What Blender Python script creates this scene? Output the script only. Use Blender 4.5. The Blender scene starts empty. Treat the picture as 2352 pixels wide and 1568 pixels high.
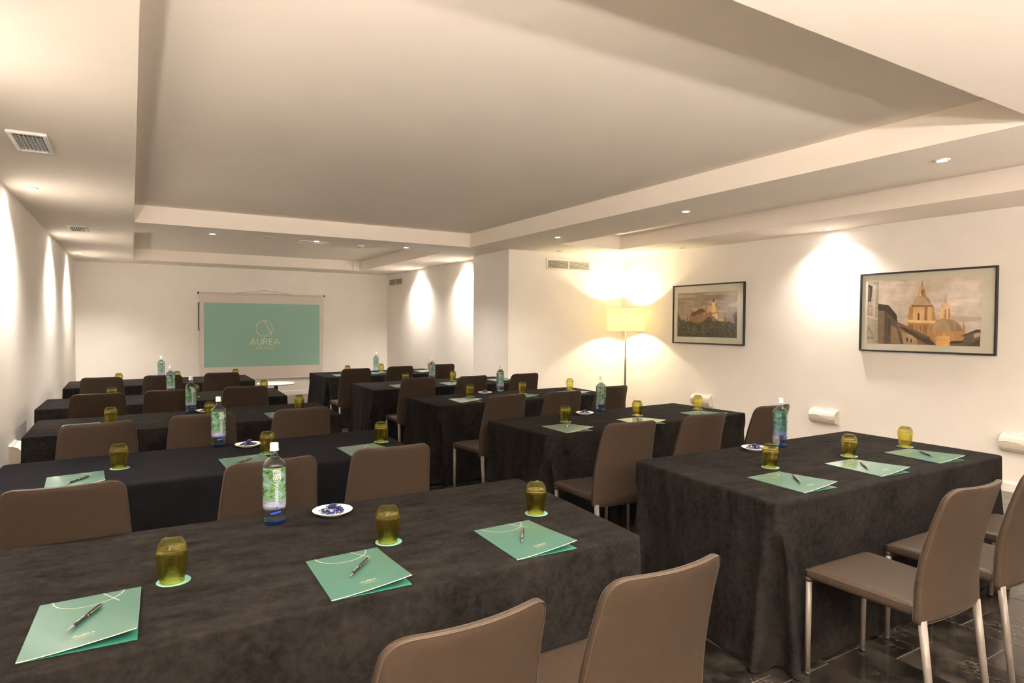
import bpy, math, random
from mathutils import Vector, Matrix
random.seed(7)
SC = bpy.context.scene
COL = SC.collection
PI = math.pi
# ------------------------------------------------------------------ camera
CAMH = 1.52
cam_data = bpy.data.cameras.new('camera')
cam_data.sensor_width = 36.0
cam_data.lens = 1463.22 * 36.0 / 2352.0
cam_data.clip_start = 0.05
cam = bpy.data.objects.new('camera', cam_data)
COL.objects.link(cam)
R_ = Vector((0.85863407, -0.51255495, 0.00591327))
U_ = Vector((0.00865932, 0.02603863, 0.99962343))
F_ = Vector((0.51251591, 0.85825953, -0.02679603))
cam.matrix_world = Matrix(((R_.x, U_.x, -F_.x, 0), (R_.y, U_.y, -F_.y, 0), (R_.z, U_.z, -F_.z, CAMH), (0, 0, 0, 1)))
SC.camera = cam
# ------------------------------------------------------------------ world, exposure
w = bpy.data.worlds.new('world'); SC.world = w; w.use_nodes = True
w.node_tree.nodes['Background'].inputs[0].default_value = (1, 0.9, 0.8, 1)
w.node_tree.nodes['Background'].inputs[1].default_value = 0.3
SC.view_settings.view_transform = 'Standard'
SC.view_settings.look = 'None'
SC.view_settings.gamma = 1.0
SC.view_settings.use_curve_mapping = False
SC.view_settings.exposure = 2.84
SC.cycles.diffuse_bounces = 8
SC.cycles.max_bounces = 14
SC.cycles.transmission_bounces = 12
SC.cycles.transparent_max_bounces = 24
SC.cycles.sample_clamp_indirect = 4.0
SC.cycles.use_denoising = True
# light strengths (room lamps plus unseen fill lamps that were added)
E_WASH = 62.0      # wall washing downlights
E_DOWN = 30.0      # downlights over the tables
E_FILL = 175.0     # added unseen uplighters behind the camera, lifting the ceiling brightness
FILL_UPL = [(-.45, -1.2, 'by the bare wall'), (1.2, -2.6, 'near the dark rear wall'), (3.0, -2.6, 'in the middle of the room'), (4.9, -2.7, 'off the middle'), (6.5, -1.8, 'beside the picture wall')]
E_BULB = 55.0      # bulb of the floor lamp
WARM = (1.0, 0.915, 0.815)
S = 1.12            # ceiling and walls, distance scale from the camera
XL, XR, YV, YS, ZC = -.786*S, 6.22*S, 7.23*S, 12.497*S, CAMH + .986*S
XC, YC2, XA = 4.26*S, 8.23*S, 4.487*S      # pillar face, pillar end, alcove wall
YB = -3.2
ZT = CAMH + 1.16*S
def sc(x, y, z=None):
    return (x*S, y*S) if z is None else (x*S, y*S, CAMH + (z-CAMH)*S)

# ------------------------------------------------------------------ helpers
class MB:
    def __init__(s): s.v = []; s.f = []; s.m = []; s.sm = []
    def add(s, vs, fs, mi=0, smooth=False):
        o = len(s.v); s.v.extend([tuple(v) for v in vs])
        for f in fs:
            s.f.append([i+o for i in f]); s.m.append(mi); s.sm.append(smooth)
        return s
    def box(s, x0, x1, y0, y1, z0, z1, mi=0, M=None):
        vs = [Vector((x, y, z)) for z in (z0, z1) for y in (y0, y1) for x in (x0, x1)]
        if M: vs = [M @ v for v in vs]
        return s.add(vs, [(0,2,3,1),(4,5,7,6),(0,1,5,4),(2,6,7,3),(0,4,6,2),(1,3,7,5)], mi)
    def bbox(s, x0, x1, y0, y1, z0, z1, b=.002, mi=0, M=None):
        # box with bevelled edges (three crossed boxes' hull as 26-face solid)
        vs = []; idx = {}
        xs = (x0, x0+b, x1-b, x1); ys = (y0, y0+b, y1-b, y1); zs = (z0, z0+b, z1-b, z1)
        def vid(i, j, k):
            t = (i, j, k)
            if t not in idx:
                idx[t] = len(vs); p = Vector((xs[i], ys[j], zs[k])); vs.append(M @ p if M else p)
            return idx[t]
        F = []
        for a in range(3):
            for e in (0, 3):
                o = [0, 0, 0]; o[a] = e
                q = []
                for (p_, q_) in ((1,1),(2,1),(2,2),(1,2)):
                    t = [p_, q_]; t.insert(a, e); q.append(vid(*t))
                F.append(q)
        for a in range(3):
            b1, b2 = [i for i in range(3) if i != a]
            for s1 in (0, 3):
                for s2 in (0, 3):
                    def mk(av, w1, w2):
                        t = [0,0,0]; t[a] = av; t[b1] = w1; t[b2] = w2; return vid(*t)
                    n1 = 1 if s1 == 0 else 2; n2 = 1 if s2 == 0 else 2
                    F.append([mk(1, s1, n2), mk(2, s1, n2), mk(2, n1, s2), mk(1, n1, s2)])
        for i in (0, 3):
            for j in (0, 3):
                for k in (0, 3):
                    ni, nj, nk = [1 if t == 0 else 2 for t in (i, j, k)]
                    F.append([vid(i, nj, nk), vid(ni, j, nk), vid(ni, nj, k)])
        return s.add(vs, F, mi)
    def lathe(s, prof, n=32, mi=0, smooth=True, c=(0,0,0), cap0=False, cap1=False, M=None):
        vs = []; F = []
        for (r, z) in prof:
            for i in range(n):
                a = 2*PI*i/n; p = Vector((c[0]+r*math.cos(a), c[1]+r*math.sin(a), c[2]+z)); vs.append(M @ p if M else p)
        for k in range(len(prof)-1):
            for i in range(n):
                j = (i+1) % n; F.append((k*n+i, k*n+j, (k+1)*n+j, (k+1)*n+i))
        if cap0: F.append(tuple(range(n-1, -1, -1)))
        if cap1: F.append(tuple((len(prof)-1)*n+i for i in range(n)))
        return s.add(vs, F, mi, smooth)
    def tube(s, pts, r, n=12, mi=0, smooth=True, cap=True, closed=False):
        pts = [Vector(p) for p in pts]; rr = r if isinstance(r, (list, tuple)) else [r]*len(pts)
        vs = []; F = []; N = len(pts); prev = None
        for k, p in enumerate(pts):
            a = pts[(k-1) % N] if (closed or k > 0) else p
            b = pts[(k+1) % N] if (closed or k < N-1) else p
            d = (b-a).normalized()
            if prev is None:
                u = d.cross(Vector((0,0,1)));
                if u.length < 1e-3: u = d.cross(Vector((0,1,0)))
                u.normalize()
            else:
                u = (prev - d*prev.dot(d)).normalized()
            prev = u; v = d.cross(u)
            for i in range(n):
                t = 2*PI*i/n; vs.append(p + (u*math.cos(t)+v*math.sin(t))*rr[k])
        for k in range(N if closed else N-1):
            k2 = (k+1) % N
            for i in range(n):
                j = (i+1) % n; F.append((k*n+i, k*n+j, k2*n+j, k2*n+i))
        if cap and not closed:
            F.append(tuple(range(n-1, -1, -1))); F.append(tuple((N-1)*n+i for i in range(n)))
        return s.add(vs, F, mi, smooth)
    def poly(s, pts, mi=0): return s.add(pts, [tuple(range(len(pts)))], mi)
    def mesh(s, name, mats):
        me = bpy.data.meshes.new(name); me.from_pydata(s.v, [], s.f)
        for m in (mats if isinstance(mats, (list, tuple)) else [mats]): me.materials.append(m)
        me.polygons.foreach_set('material_index', s.m); me.polygons.foreach_set('use_smooth', s.sm)
        me.update(); return me
    def build(s, name, mats, parent=None, loc=None, rz=None):
        return link(name, s.mesh(name, mats), parent, loc, rz)
def link(name, me, parent=None, loc=None, rz=None):
    o = bpy.data.objects.new(name, me); COL.objects.link(o)
    if parent: o.parent = parent
    if loc is not None: o.location = loc
    if rz is not None: o.rotation_euler = (0, 0, rz)
    return o
def thing(name, label, cat, loc=(0,0,0), rz=0, group=None):
    o = bpy.data.objects.new(name, None); COL.objects.link(o)
    o.empty_display_size = .05
    o.location = loc; o.rotation_euler = (0, 0, rz)
    return tag(o, label, cat, group)
def tag(o, label, cat, group=None):
    o['label'] = label; o['category'] = cat
    if group: o['group'] = group
    return o
def struct(o): o['kind'] = 'structure'; return o
KIDS = {}
def kids(o): return [c for c in bpy.data.objects if c.parent == o]
def copy_tree(o, parent=None):
    if o.name not in KIDS: KIDS[o.name] = kids(o)
    c = o.copy(); COL.objects.link(c)
    if parent: c.parent = parent
    for ch in KIDS[o.name]: copy_tree(ch, c)
    return c
used = set()
def inst(proto, key, loc, rz, label, group):
    """first use moves the prototype itself, later uses copy it with its parts"""
    if key not in used: used.add(key); kids_cache(proto); o = proto
    else: o = copy_tree(proto)
    o.location = loc; o.rotation_euler = (0, 0, rz); o['label'] = label
    if group: o['group'] = group
    return o
def kids_cache(o):
    KIDS[o.name] = kids(o)
    for c in KIDS[o.name]: kids_cache(c)

# ------------------------------------------------------------------ materials
def nt(name):
    m = bpy.data.materials.new(name); m.use_nodes = True
    t = m.node_tree; return m, t, t.nodes['Principled BSDF'], t.nodes['Material Output']
def noise_mix(t, c1, c2, scale, detail=4, lo=.35, hi=.65, rough=.6, stretch=None, coord='Object'):
    tc = t.nodes.new('ShaderNodeTexCoord'); n = t.nodes.new('ShaderNodeTexNoise')
    n.inputs['Scale'].default_value = scale; n.inputs['Detail'].default_value = detail; n.inputs['Roughness'].default_value = rough
    src = tc.outputs[coord]
    if stretch:
        mp = t.nodes.new('ShaderNodeMapping'); mp.inputs['Scale'].default_value = stretch
        t.links.new(src, mp.inputs[0]); src = mp.outputs[0]
    t.links.new(src, n.inputs['Vector'])
    r = t.nodes.new('ShaderNodeValToRGB')
    r.color_ramp.elements[0].position = lo; r.color_ramp.elements[0].color = (*c1, 1)
    r.color_ramp.elements[1].position = hi; r.color_ramp.elements[1].color = (*c2, 1)
    t.links.new(n.outputs['Fac'], r.inputs[0]); return r.outputs[0], n
def mat(name, c1, c2=None, scale=20, rough=.6, bump=0, bscale=None, metal=0, spec=.5, sheen=0, lo=.35, hi=.65, stretch=None, coat=0, detail=4, emit=None, es=0):
    m, t, b, o = nt(name)
    b.inputs['Roughness'].default_value = rough; b.inputs['Metallic'].default_value = metal
    b.inputs['Specular IOR Level'].default_value = spec
    if sheen:
        b.inputs['Sheen Weight'].default_value = sheen; b.inputs['Sheen Roughness'].default_value = .4
    if coat: b.inputs['Coat Weight'].default_value = coat; b.inputs['Coat Roughness'].default_value = .15
    if c2 is None: c2 = tuple(min(1, x*1.06) for x in c1)
    out, n = noise_mix(t, c1, c2, scale, detail, lo, hi, stretch=stretch)
    t.links.new(out, b.inputs['Base Color'])
    if emit: b.inputs['Emission Color'].default_value = (*emit, 1); b.inputs['Emission Strength'].default_value = es
    if bump:
        bp = t.nodes.new('ShaderNodeBump'); bp.inputs['Strength'].default_value = bump; bp.inputs['Distance'].default_value = .002
        if bscale:
            n2 = t.nodes.new('ShaderNodeTexNoise'); n2.inputs['Scale'].default_value = bscale; n2.inputs['Detail'].default_value = 5
            tc = t.nodes.new('ShaderNodeTexCoord'); t.links.new(tc.outputs['Object'], n2.inputs['Vector']); src = n2.outputs['Fac']
        else: src = n.outputs['Fac']
        t.links.new(src, bp.inputs['Height']); t.links.new(bp.outputs[0], b.inputs['Normal'])
    return m
M = {}
M['wall'] = mat('wall_plaster', (.81,.765,.708), (.835,.79,.735), 3, .75, bump=.06, bscale=120, spec=.25)
M['ceil'] = mat('ceiling_paint', (.83,.755,.672), (.845,.772,.695), 2, .85, spec=.2)
M['skirt'] = mat('skirting_paint', (.80,.76,.70), None, 5, .35)
M['white'] = mat('white_plastic', (.80,.77,.72), None, 8, .35)
M['vent'] = mat('vent_aluminium', (.62,.60,.56), (.68,.66,.62), 30, .4)
M['black'] = mat('matte_black', (.012,.011,.011), (.02,.018,.018), 30, .45)
M['dark'] = mat('dark_cavity', (.006,.006,.006), None, 10, .9)
M['screen'] = mat('screen_fabric', (.66,.58,.53), (.68,.60,.55), 2, .9, spec=.1)
M['teal_proj'] = mat('projected_teal', (.29,.47,.395), (.30,.48,.405), 1.2, .9, spec=.1, )
M['gold'] = mat('cream_gold_print', (.50,.42,.27), None, 40, .45)
M['gold_s'] = mat('cream_gold_projection', (.72,.66,.40), None, 4, .8, )
M['folder'] = mat('teal_card', (.038,.104,.078), (.041,.110,.083), 8, .33, coat=.3)
M['folder_in'] = mat('teal_card_inside', (.02,.14,.10), None, 8, .5)
M['edge'] = mat('cream_card_edge', (.62,.55,.38), None, 30, .6)
M['coaster'] = mat('pale_teal_card', (.10,.225,.18), (.105,.235,.188), 10, .6)
M['pen'] = mat('pen_black', (.01,.01,.01), (.016,.016,.016), 40, .18, coat=.5)
M['chrome'] = mat('chrome', (.75,.74,.72), None, 40, .15, metal=1)
M['pprint'] = mat('pen_print', (.6,.6,.6), None, 40, .4)
def cloth(name, a, b_, streak):
    m, t, b, o = nt(name)
    c, n = noise_mix(t, a, b_, 34, 10, .38, .64, rough=.8)
    c2, n2 = noise_mix(t, tuple(x*.72 for x in a), tuple(x*1.25 for x in b_), 5, 4, .3, .7, stretch=streak)
    mx = t.nodes.new('ShaderNodeMix'); mx.data_type = 'RGBA'; mx.inputs[0].default_value = .4
    t.links.new(c, mx.inputs[6]); t.links.new(c2, mx.inputs[7]); t.links.new(mx.outputs[2], b.inputs['Base Color'])
    b.inputs['Roughness'].default_value = .95; b.inputs['Specular IOR Level'].default_value = .02
    b.inputs['Sheen Weight'].default_value = .014; b.inputs['Sheen Roughness'].default_value = .35
    b.inputs['Sheen Tint'].default_value = (.9, .82, .76, 1)
    # small wrinkles of the cloth
    tc = t.nodes.new('ShaderNodeTexCoord'); mp = t.nodes.new('ShaderNodeMapping'); mp.inputs['Scale'].default_value = (3, 4, 3)
    n3 = t.nodes.new('ShaderNodeTexNoise'); n3.inputs['Scale'].default_value = 3.0; n3.inputs['Detail'].default_value = 4; n3.inputs['Distortion'].default_value = .6
    t.links.new(tc.outputs['Object'], mp.inputs[0]); t.links.new(mp.outputs[0], n3.inputs['Vector'])
    bp = t.nodes.new('ShaderNodeBump'); bp.inputs['Strength'].default_value = .3; bp.inputs['Distance'].default_value = .010
    t.links.new(n3.outputs['Fac'], bp.inputs['Height']); t.links.new(bp.outputs[0], b.inputs['Normal'])
    return m
M['cloth'] = cloth('charcoal_velvet', (.0038,.0034,.0032), (.0215,.0185,.0168), (1, 3, 1))
M['cloth_navy'] = cloth('blue_black_cotton', (.006,.006,.0075), (.009,.0088,.0105), (1, 6, 1))
M['leather'] = mat('taupe_leather', (.037,.0255,.0178), (.043,.030,.0212), 60, .42, bump=.12, bscale=500, spec=.14, lo=.3, hi=.7)
M['seam'] = mat('brown_seam_thread', (.05,.035,.026), None, 100, .8)
M['leg'] = mat('warm_grey_paint', (.135,.117,.10), (.15,.13,.112), 10, .35)
M['china'] = mat('cream_china', (.80,.75,.67), None, 6, .15)
M['marble_w'] = mat('white_marble', (.55,.53,.49), (.40,.38,.35), 9, .25, lo=.55, hi=.8)
M['shade_t'] = None
def floor_mat():
    m, t, b, o = nt('dark_marble_tile')
    c, n = noise_mix(t, (.008,.007,.006), (.070,.056,.044), 4.5, 8, .42, .74, coord='Object', rough=.7)
    # light veins
    tc = t.nodes.new('ShaderNodeTexCoord'); geo = t.nodes.new('ShaderNodeNewGeometry')
    n2 = t.nodes.new('ShaderNodeTexNoise'); n2.inputs['Scale'].default_value = 5; n2.inputs['Detail'].default_value = 12; n2.inputs['Roughness'].default_value = .75; n2.inputs['Distortion'].default_value = .35
    t.links.new(geo.outputs['Position'], n2.inputs['Vector'])
    ms = t.nodes.new('ShaderNodeMath'); ms.operation = 'SUBTRACT'; ms.inputs[1].default_value = .5
    ab = t.nodes.new('ShaderNodeMath'); ab.operation = 'ABSOLUTE'
    r = t.nodes.new('ShaderNodeValToRGB'); r.color_ramp.elements[0].position = 0; r.color_ramp.elements[0].color = (1,1,1,1)
    r.color_ramp.elements[1].position = .006; r.color_ramp.elements[1].color = (0,0,0,1)
    t.links.new(n2.outputs['Fac'], ms.inputs[0]); t.links.new(ms.outputs[0], ab.inputs[0]); t.links.new(ab.outputs[0], r.inputs[0])
    n4 = t.nodes.new('ShaderNodeTexNoise'); n4.inputs['Scale'].default_value = 3.0; t.links.new(geo.outputs['Position'], n4.inputs['Vector'])
    r4 = t.nodes.new('ShaderNodeValToRGB'); r4.color_ramp.elements[0].position = .5; r4.color_ramp.elements[1].position = .62
    t.links.new(n4.outputs['Fac'], r4.inputs[0])
    mu = t.nodes.new('ShaderNodeMath'); mu.operation = 'MULTIPLY'; t.links.new(r.outputs[0], mu.inputs[0]); t.links.new(r4.outputs[0], mu.inputs[1])
    mx = t.nodes.new('ShaderNodeMix'); mx.data_type = 'RGBA'; t.links.new(mu.outputs[0], mx.inputs[0]); t.links.new(c, mx.inputs[6]); mx.inputs[7].default_value = (.24,.19,.14,1)
    oi = t.nodes.new('ShaderNodeObjectInfo'); mr = t.nodes.new('ShaderNodeMapRange'); mr.inputs[3].default_value = .65; mr.inputs[4].default_value = 1.5
    t.links.new(oi.outputs['Random'], mr.inputs[0])
    hs = t.nodes.new('ShaderNodeHueSaturation'); t.links.new(mr.outputs[0], hs.inputs['Value']); t.links.new(mx.outputs[2], hs.inputs['Color'])
    t.links.new(hs.outputs[0], b.inputs['Base Color'])
    b.inputs['Roughness'].default_value = .16; b.inputs['Specular IOR Level'].default_value = .6
    n3 = t.nodes.new('ShaderNodeTexNoise'); n3.inputs['Scale'].default_value = 14; t.links.new(geo.outputs['Position'], n3.inputs['Vector'])
    mr2 = t.nodes.new('ShaderNodeMapRange'); mr2.inputs[3].default_value = .10; mr2.inputs[4].default_value = .26
    t.links.new(n3.outputs['Fac'], mr2.inputs[0]); t.links.new(mr2.outputs[0], b.inputs['Roughness'])
    return m
M['tile'] = floor_mat()
M['grout'] = mat('pale_grout', (.30,.24,.18), None, 50, .8)
def glass_mat(name, col, ior=1.45, clear=.5, tcol=None, rough=0):
    m = bpy.data.materials.new(name); m.use_nodes = True; t = m.node_tree; t.nodes.clear()
    o = t.nodes.new('ShaderNodeOutputMaterial'); g = t.nodes.new('ShaderNodeBsdfGlass'); tr = t.nodes.new('ShaderNodeBsdfTransparent'); mx = t.nodes.new('ShaderNodeMixShader')
    g.inputs['Color'].default_value = (*col, 1); g.inputs['IOR'].default_value = ior; g.inputs['Roughness'].default_value = rough
    tr.inputs['Color'].default_value = (*(tcol or col), 1); mx.inputs[0].default_value = clear
    t.links.new(g.outputs[0], mx.inputs[1]); t.links.new(tr.outputs[0], mx.inputs[2]); t.links.new(mx.outputs[0], o.inputs[0])
    return m
def thin_glass(name, col, strength=1.0, rough=0.02):
    m = bpy.data.materials.new(name); m.use_nodes = True; t = m.node_tree; t.nodes.clear()
    o = t.nodes.new('ShaderNodeOutputMaterial'); g = t.nodes.new('ShaderNodeBsdfGlossy'); tr = t.nodes.new('ShaderNodeBsdfTransparent'); mx = t.nodes.new('ShaderNodeMixShader')
    fr = t.nodes.new('ShaderNodeFresnel'); fr.inputs['IOR'].default_value = 1.45
    g.inputs['Roughness'].default_value = rough; g.inputs['Color'].default_value = (strength,)*3 + (1,); tr.inputs['Color'].default_value = (*col, 1)
    ge = t.nodes.new('ShaderNodeNewGeometry'); fm = t.nodes.new('ShaderNodeMath'); fm.operation = 'SUBTRACT'; fm.use_clamp = True   # reflect on the outer side only
    t.links.new(fr.outputs[0], fm.inputs[0]); t.links.new(ge.outputs['Backfacing'], fm.inputs[1])
    t.links.new(fm.outputs[0], mx.inputs[0]); t.links.new(tr.outputs[0], mx.inputs[1]); t.links.new(g.outputs[0], mx.inputs[2]); t.links.new(mx.outputs[0], o.inputs[0])
    return m
M['amber'] = glass_mat('amber_olive_glass', (.93,.90,.60), 1.45, .5)
M['clear'] = thin_glass('clear_bottle_glass', (.93,.95,.96))
M['water'] = glass_mat('water', (.90,.95,1.0), 1.33, .55)
M['blueglass'] = glass_mat('blue_bottle_base', (.30,.58,1.0), 1.45, .5)
M['pane'] = thin_glass('picture_glass', (.97,.97,.96), .9, .03)
M['cap'] = mat('white_cap', (.62,.60,.57), None, 20, .35)
def shade_mat():
    m = bpy.data.materials.new('lamp_shade_fabric'); m.use_nodes = True; t = m.node_tree; t.nodes.clear()
    o = t.nodes.new('ShaderNodeOutputMaterial'); d = t.nodes.new('ShaderNodeBsdfDiffuse'); tr = t.nodes.new('ShaderNodeBsdfTranslucent'); mx = t.nodes.new('ShaderNodeMixShader')
    tc = t.nodes.new('ShaderNodeTexCoord'); mp = t.nodes.new('ShaderNodeMapping'); mp.inputs['Scale'].default_value = (1, 1, .05)
    n = t.nodes.new('ShaderNodeTexNoise'); n.inputs['Scale'].default_value = 220
    r = t.nodes.new('ShaderNodeValToRGB'); r.color_ramp.elements[0].color = (.97,.89,.64,1); r.color_ramp.elements[1].color = (.98,.92,.72,1)
    t.links.new(tc.outputs['Object'], mp.inputs[0]); t.links.new(mp.outputs[0], n.inputs[0]); t.links.new(n.outputs['Fac'], r.inputs[0])
    t.links.new(r.outputs[0], d.inputs[0]); t.links.new(r.outputs[0], tr.inputs[0]); mx.inputs[0].default_value = .75
    t.links.new(d.outputs[0], mx.inputs[1]); t.links.new(tr.outputs[0], mx.inputs[2]); t.links.new(mx.outputs[0], o.inputs[0]); return m
M['shade'] = shade_mat()
def emis(name, col, st):
    m = bpy.data.materials.new(name); m.use_nodes = True; t = m.node_tree; t.nodes.clear()
    o = t.nodes.new('ShaderNodeOutputMaterial'); e = t.nodes.new('ShaderNodeEmission'); e.inputs[0].default_value = (*col, 1); e.inputs[1].default_value = st
    t.links.new(e.outputs[0], o.inputs[0]); return m
M['lit'] = emis('lit_lamp_lens', (1, .95, .85), 30)
M['bulb'] = emis('lit_bulb', (1, .85, .55), 12)
def label_mat():
    m, t, b, o = nt('bottle_forest_print')
    tc = t.nodes.new('ShaderNodeTexCoord'); sp = t.nodes.new('ShaderNodeSeparateXYZ'); t.links.new(tc.outputs['Object'], sp.inputs[0])
    n = t.nodes.new('ShaderNodeTexNoise'); n.inputs['Scale'].default_value = 38; n.inputs['Detail'].default_value = 7; n.inputs['Roughness'].default_value = .7
    mp = t.nodes.new('ShaderNodeMapping'); mp.inputs['Scale'].default_value = (1, 1, 1.6); t.links.new(tc.outputs['Object'], mp.inputs[0]); t.links.new(mp.outputs[0], n.inputs[0])
    r = t.nodes.new('ShaderNodeValToRGB'); e = r.color_ramp.elements
    e[0].position = .30; e[0].color = (.02,.05,.03,1); e[1].position = .72; e[1].color = (.28,.38,.52,1)
    a = r.color_ramp.elements.new(.42); a.color = (.05,.13,.04,1); a = r.color_ramp.elements.new(.50); a.color = (.12,.24,.08,1); a = r.color_ramp.elements.new(.58); a.color = (.14,.24,.30,1)
    t.links.new(n.outputs['Fac'], r.inputs[0])
    n2 = t.nodes.new('ShaderNodeTexNoise'); n2.inputs['Scale'].default_value = 30; n2.inputs['Detail'].default_value = 4
    mp2 = t.nodes.new('ShaderNodeMapping'); mp2.inputs['Scale'].default_value = (1, 1, 4); t.links.new(tc.outputs['Object'], mp2.inputs[0]); t.links.new(mp2.outputs[0], n2.inputs[0])
    r2 = t.nodes.new('ShaderNodeValToRGB'); r2.color_ramp.elements[0].position = .35; r2.color_ramp.elements[0].color = (.14,.15,.27,1); r2.color_ramp.elements[1].position = .65; r2.color_ramp.elements[1].color = (.36,.37,.48,1)
    t.links.new(n2.outputs['Fac'], r2.inputs[0])
    mr = t.nodes.new('ShaderNodeMapRange'); mr.inputs[1].default_value = .088; mr.inputs[2].default_value = .100; t.links.new(sp.outputs['Z'], mr.inputs[0])
    mx = t.nodes.new('ShaderNodeMix'); mx.data_type = 'RGBA'; t.links.new(mr.outputs[0], mx.inputs[0]); t.links.new(r2.outputs[0], mx.inputs[6]); t.links.new(r.outputs[0], mx.inputs[7])
    t.links.new(mx.outputs[2], b.inputs['Base Color']); b.inputs['Roughness'].default_value = .15
    b.inputs['Emission Strength'].default_value = 0
    tr = t.nodes.new('ShaderNodeBsdfTransparent'); ms = t.nodes.new('ShaderNodeMixShader')
    mr3 = t.nodes.new('ShaderNodeMapRange'); mr3.inputs[1].default_value = .060; mr3.inputs[2].default_value = .072; mr3.inputs[3].default_value = 0; mr3.inputs[4].default_value = .84
    t.links.new(sp.outputs['Z'], mr3.inputs[0]); t.links.new(mr3.outputs[0], ms.inputs[0]); t.links.new(tr.outputs[0], ms.inputs[1]); t.links.new(b.outputs[0], ms.inputs[2]); t.links.new(ms.outputs[0], o.inputs[0])
    return m
M['forest'] = label_mat()
M['print_w'] = mat('white_print', (.42,.42,.43), None, 20, .4)
M['print_b'] = mat('blue_print', (.02,.06,.50), None, 20, .3)
M['wrap'] = mat('navy_candy_wrapper', (.010,.016,.075), (.45,.47,.55), 70, .25, lo=.60, hi=.64, detail=2, coat=.4)
M['metal_g'] = mat('brushed_steel', (.35,.33,.30), None, 40, .35, metal=1)

# ------------------------------------------------------------------ flat lettering
_tc = {}
def text2d(s, size, sx=1.0, spacing=1.0, offset=0.0):
    k = (s, size, sx, spacing, offset)
    if k in _tc: return _tc[k]
    cu = bpy.data.curves.new('lettering', 'FONT'); cu.body = s; cu.size = size; cu.align_x = 'CENTER'; cu.align_y = 'CENTER'
    cu.space_character = spacing; cu.resolution_u = 2; cu.offset = offset; cu.fill_mode = 'FRONT'
    ob = bpy.data.objects.new('lettering_source', cu); COL.objects.link(ob)
    bpy.context.view_layer.update()
    me = ob.evaluated_get(bpy.context.evaluated_depsgraph_get()).to_mesh()
    vs = [(v.co.x*sx, v.co.y) for v in me.vertices]; fs = [tuple(p.vertices) for p in me.polygons]
    ob.to_mesh_clear(); bpy.data.objects.remove(ob); bpy.data.curves.remove(cu)
    _tc[k] = (vs, fs); return _tc[k]
def put_text(mb, s, size, cx, cy, fn, mi=0, sx=1.0, spacing=1.0, rot=0, offset=0):
    vs, fs = text2d(s, size, sx, spacing, offset); c, d = math.cos(rot), math.sin(rot)
    mb.add([fn(cx+x*c-y*d, cy+x*d+y*c) for x, y in vs], fs, mi)
def ribbon(mb, pts, wd, fn, mi=0, closed=False):
    n = len(pts); L = []; R = []
    for i, p in enumerate(pts):
        a = pts[i-1] if (i > 0 or closed) else p; b = pts[(i+1) % n] if (i < n-1 or closed) else p
        d = Vector((b[0]-a[0], b[1]-a[1])).normalized(); q = Vector((-d.y, d.x))*wd/2
        L.append(fn(p[0]+q.x, p[1]+q.y)); R.append(fn(p[0]-q.x, p[1]-q.y))
    fs = [(i, (i+1) % n, n+(i+1) % n, n+i) for i in range(n if closed else n-1)]
    mb.add(L+R, fs, mi)
def aurea(mb, cx, cy, h, fn, mi=0, wd=None, hotels=True, sig=False):
    """the wide thin letters A U R E A, drawn as strokes; h = letter height"""
    wd = wd or h*.11; g = h*1.12; st = []
    A = [[(0,0),(.45,1)],[(.45,1),(.9,0)],[(.16,.32),(.74,.32)]]
    Ul = [[(.06,1),(.06,.38),(.1,.2),(.22,.05),(.4,0),(.58,.05),(.7,.2),(.74,.38),(.74,1)]]
    Rl = [[(.05,0),(.05,1)],[(.05,1),(.38,1),(.56,.93),(.62,.75),(.56,.58),(.38,.48),(.05,.48)],[(.34,.48),(.72,0)]]
    El = [[(.05,0),(.05,1)],[(.05,.97),(.62,.97)],[(.05,.52),(.55,.52)],[(.05,.03),(.62,.03)]]
    x = -2.3*h
    for L, wdt in ((A,.9),(Ul,.8),(Rl,.74),(El,.66),(A,.9)):
        for s in L: ribbon(mb, [(cx+x+p[0]*h, cy+p[1]*h) for p in s], wd, fn, mi)
        x += wdt*h + .21*h
    if hotels: put_text(mb, 'HOTELS', h*.62, cx, cy-h*.62, fn, mi, 1.15, 1.35)
    if sig: put_text(mb, 'SIGNATURE PLACES', h*.42, cx, cy-h*1.5, fn, mi, 1.15, 1.25)

# ------------------------------------------------------------------ room shell
mb = MB()
def rect_face(x0, x1, y0, y1, z): mb.add([(x0,y0,z),(x1,y0,z),(x1,y1,z),(x0,y1,z)], [(0,3,2,1)])
trays = [(.03*S, 3.74*S, 1.342*S, 7.33*S, ZT), (.03*S, 3.70*S, 8.12*S, 11.71*S, ZT), (4.52*S, 5.49*S, -1.0, 6.45*S, ZT)]
xs = sorted({XL-.1, XC, XA, XR+.1} | {t[0] for t in trays} | {t[1] for t in trays})
ys = sorted({YB-.1, YV+.1, YS+.1} | {t[2] for t in trays} | {t[3] for t in trays})
for i in range(len(xs)-1):
    for j in range(len(ys)-1):
        cx, cy = (xs[i]+xs[i+1])/2, (ys[j]+ys[j+1])/2
        if any(t[0] < cx < t[1] and t[2] < cy < t[3] for t in trays): continue
        rect_face(xs[i], xs[i+1], ys[j], ys[j+1], ZC)
for x0, x1, y0, y1, z in trays:
    rect_face(x0, x1, y0, y1, z)
    mb.add([(x0,y0,ZC),(x1,y0,ZC),(x1,y0,z),(x0,y0,z)], [(0,1,2,3)]); mb.add([(x0,y1,ZC),(x1,y1,ZC),(x1,y1,z),(x0,y1,z)], [(0,3,2,1)])
    mb.add([(x0,y0,ZC),(x0,y1,ZC),(x0,y1,z),(x0,y0,z)], [(0,3,2,1)]); mb.add([(x1,y0,ZC),(x1,y1,ZC),(x1,y1,z),(x1,y0,z)], [(0,1,2,3)])
rect_face(XL-.2, XR+.2, YB-.2, YS+.2, ZT+.12)     # slab over everything
struct(mb.build('ceiling', M['ceil']))
T = .12
struct(MB().box(XL-T, XL, YB-T, YS+T, -.05, ZT+.1).build('wall_left', M['wall']))
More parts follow.
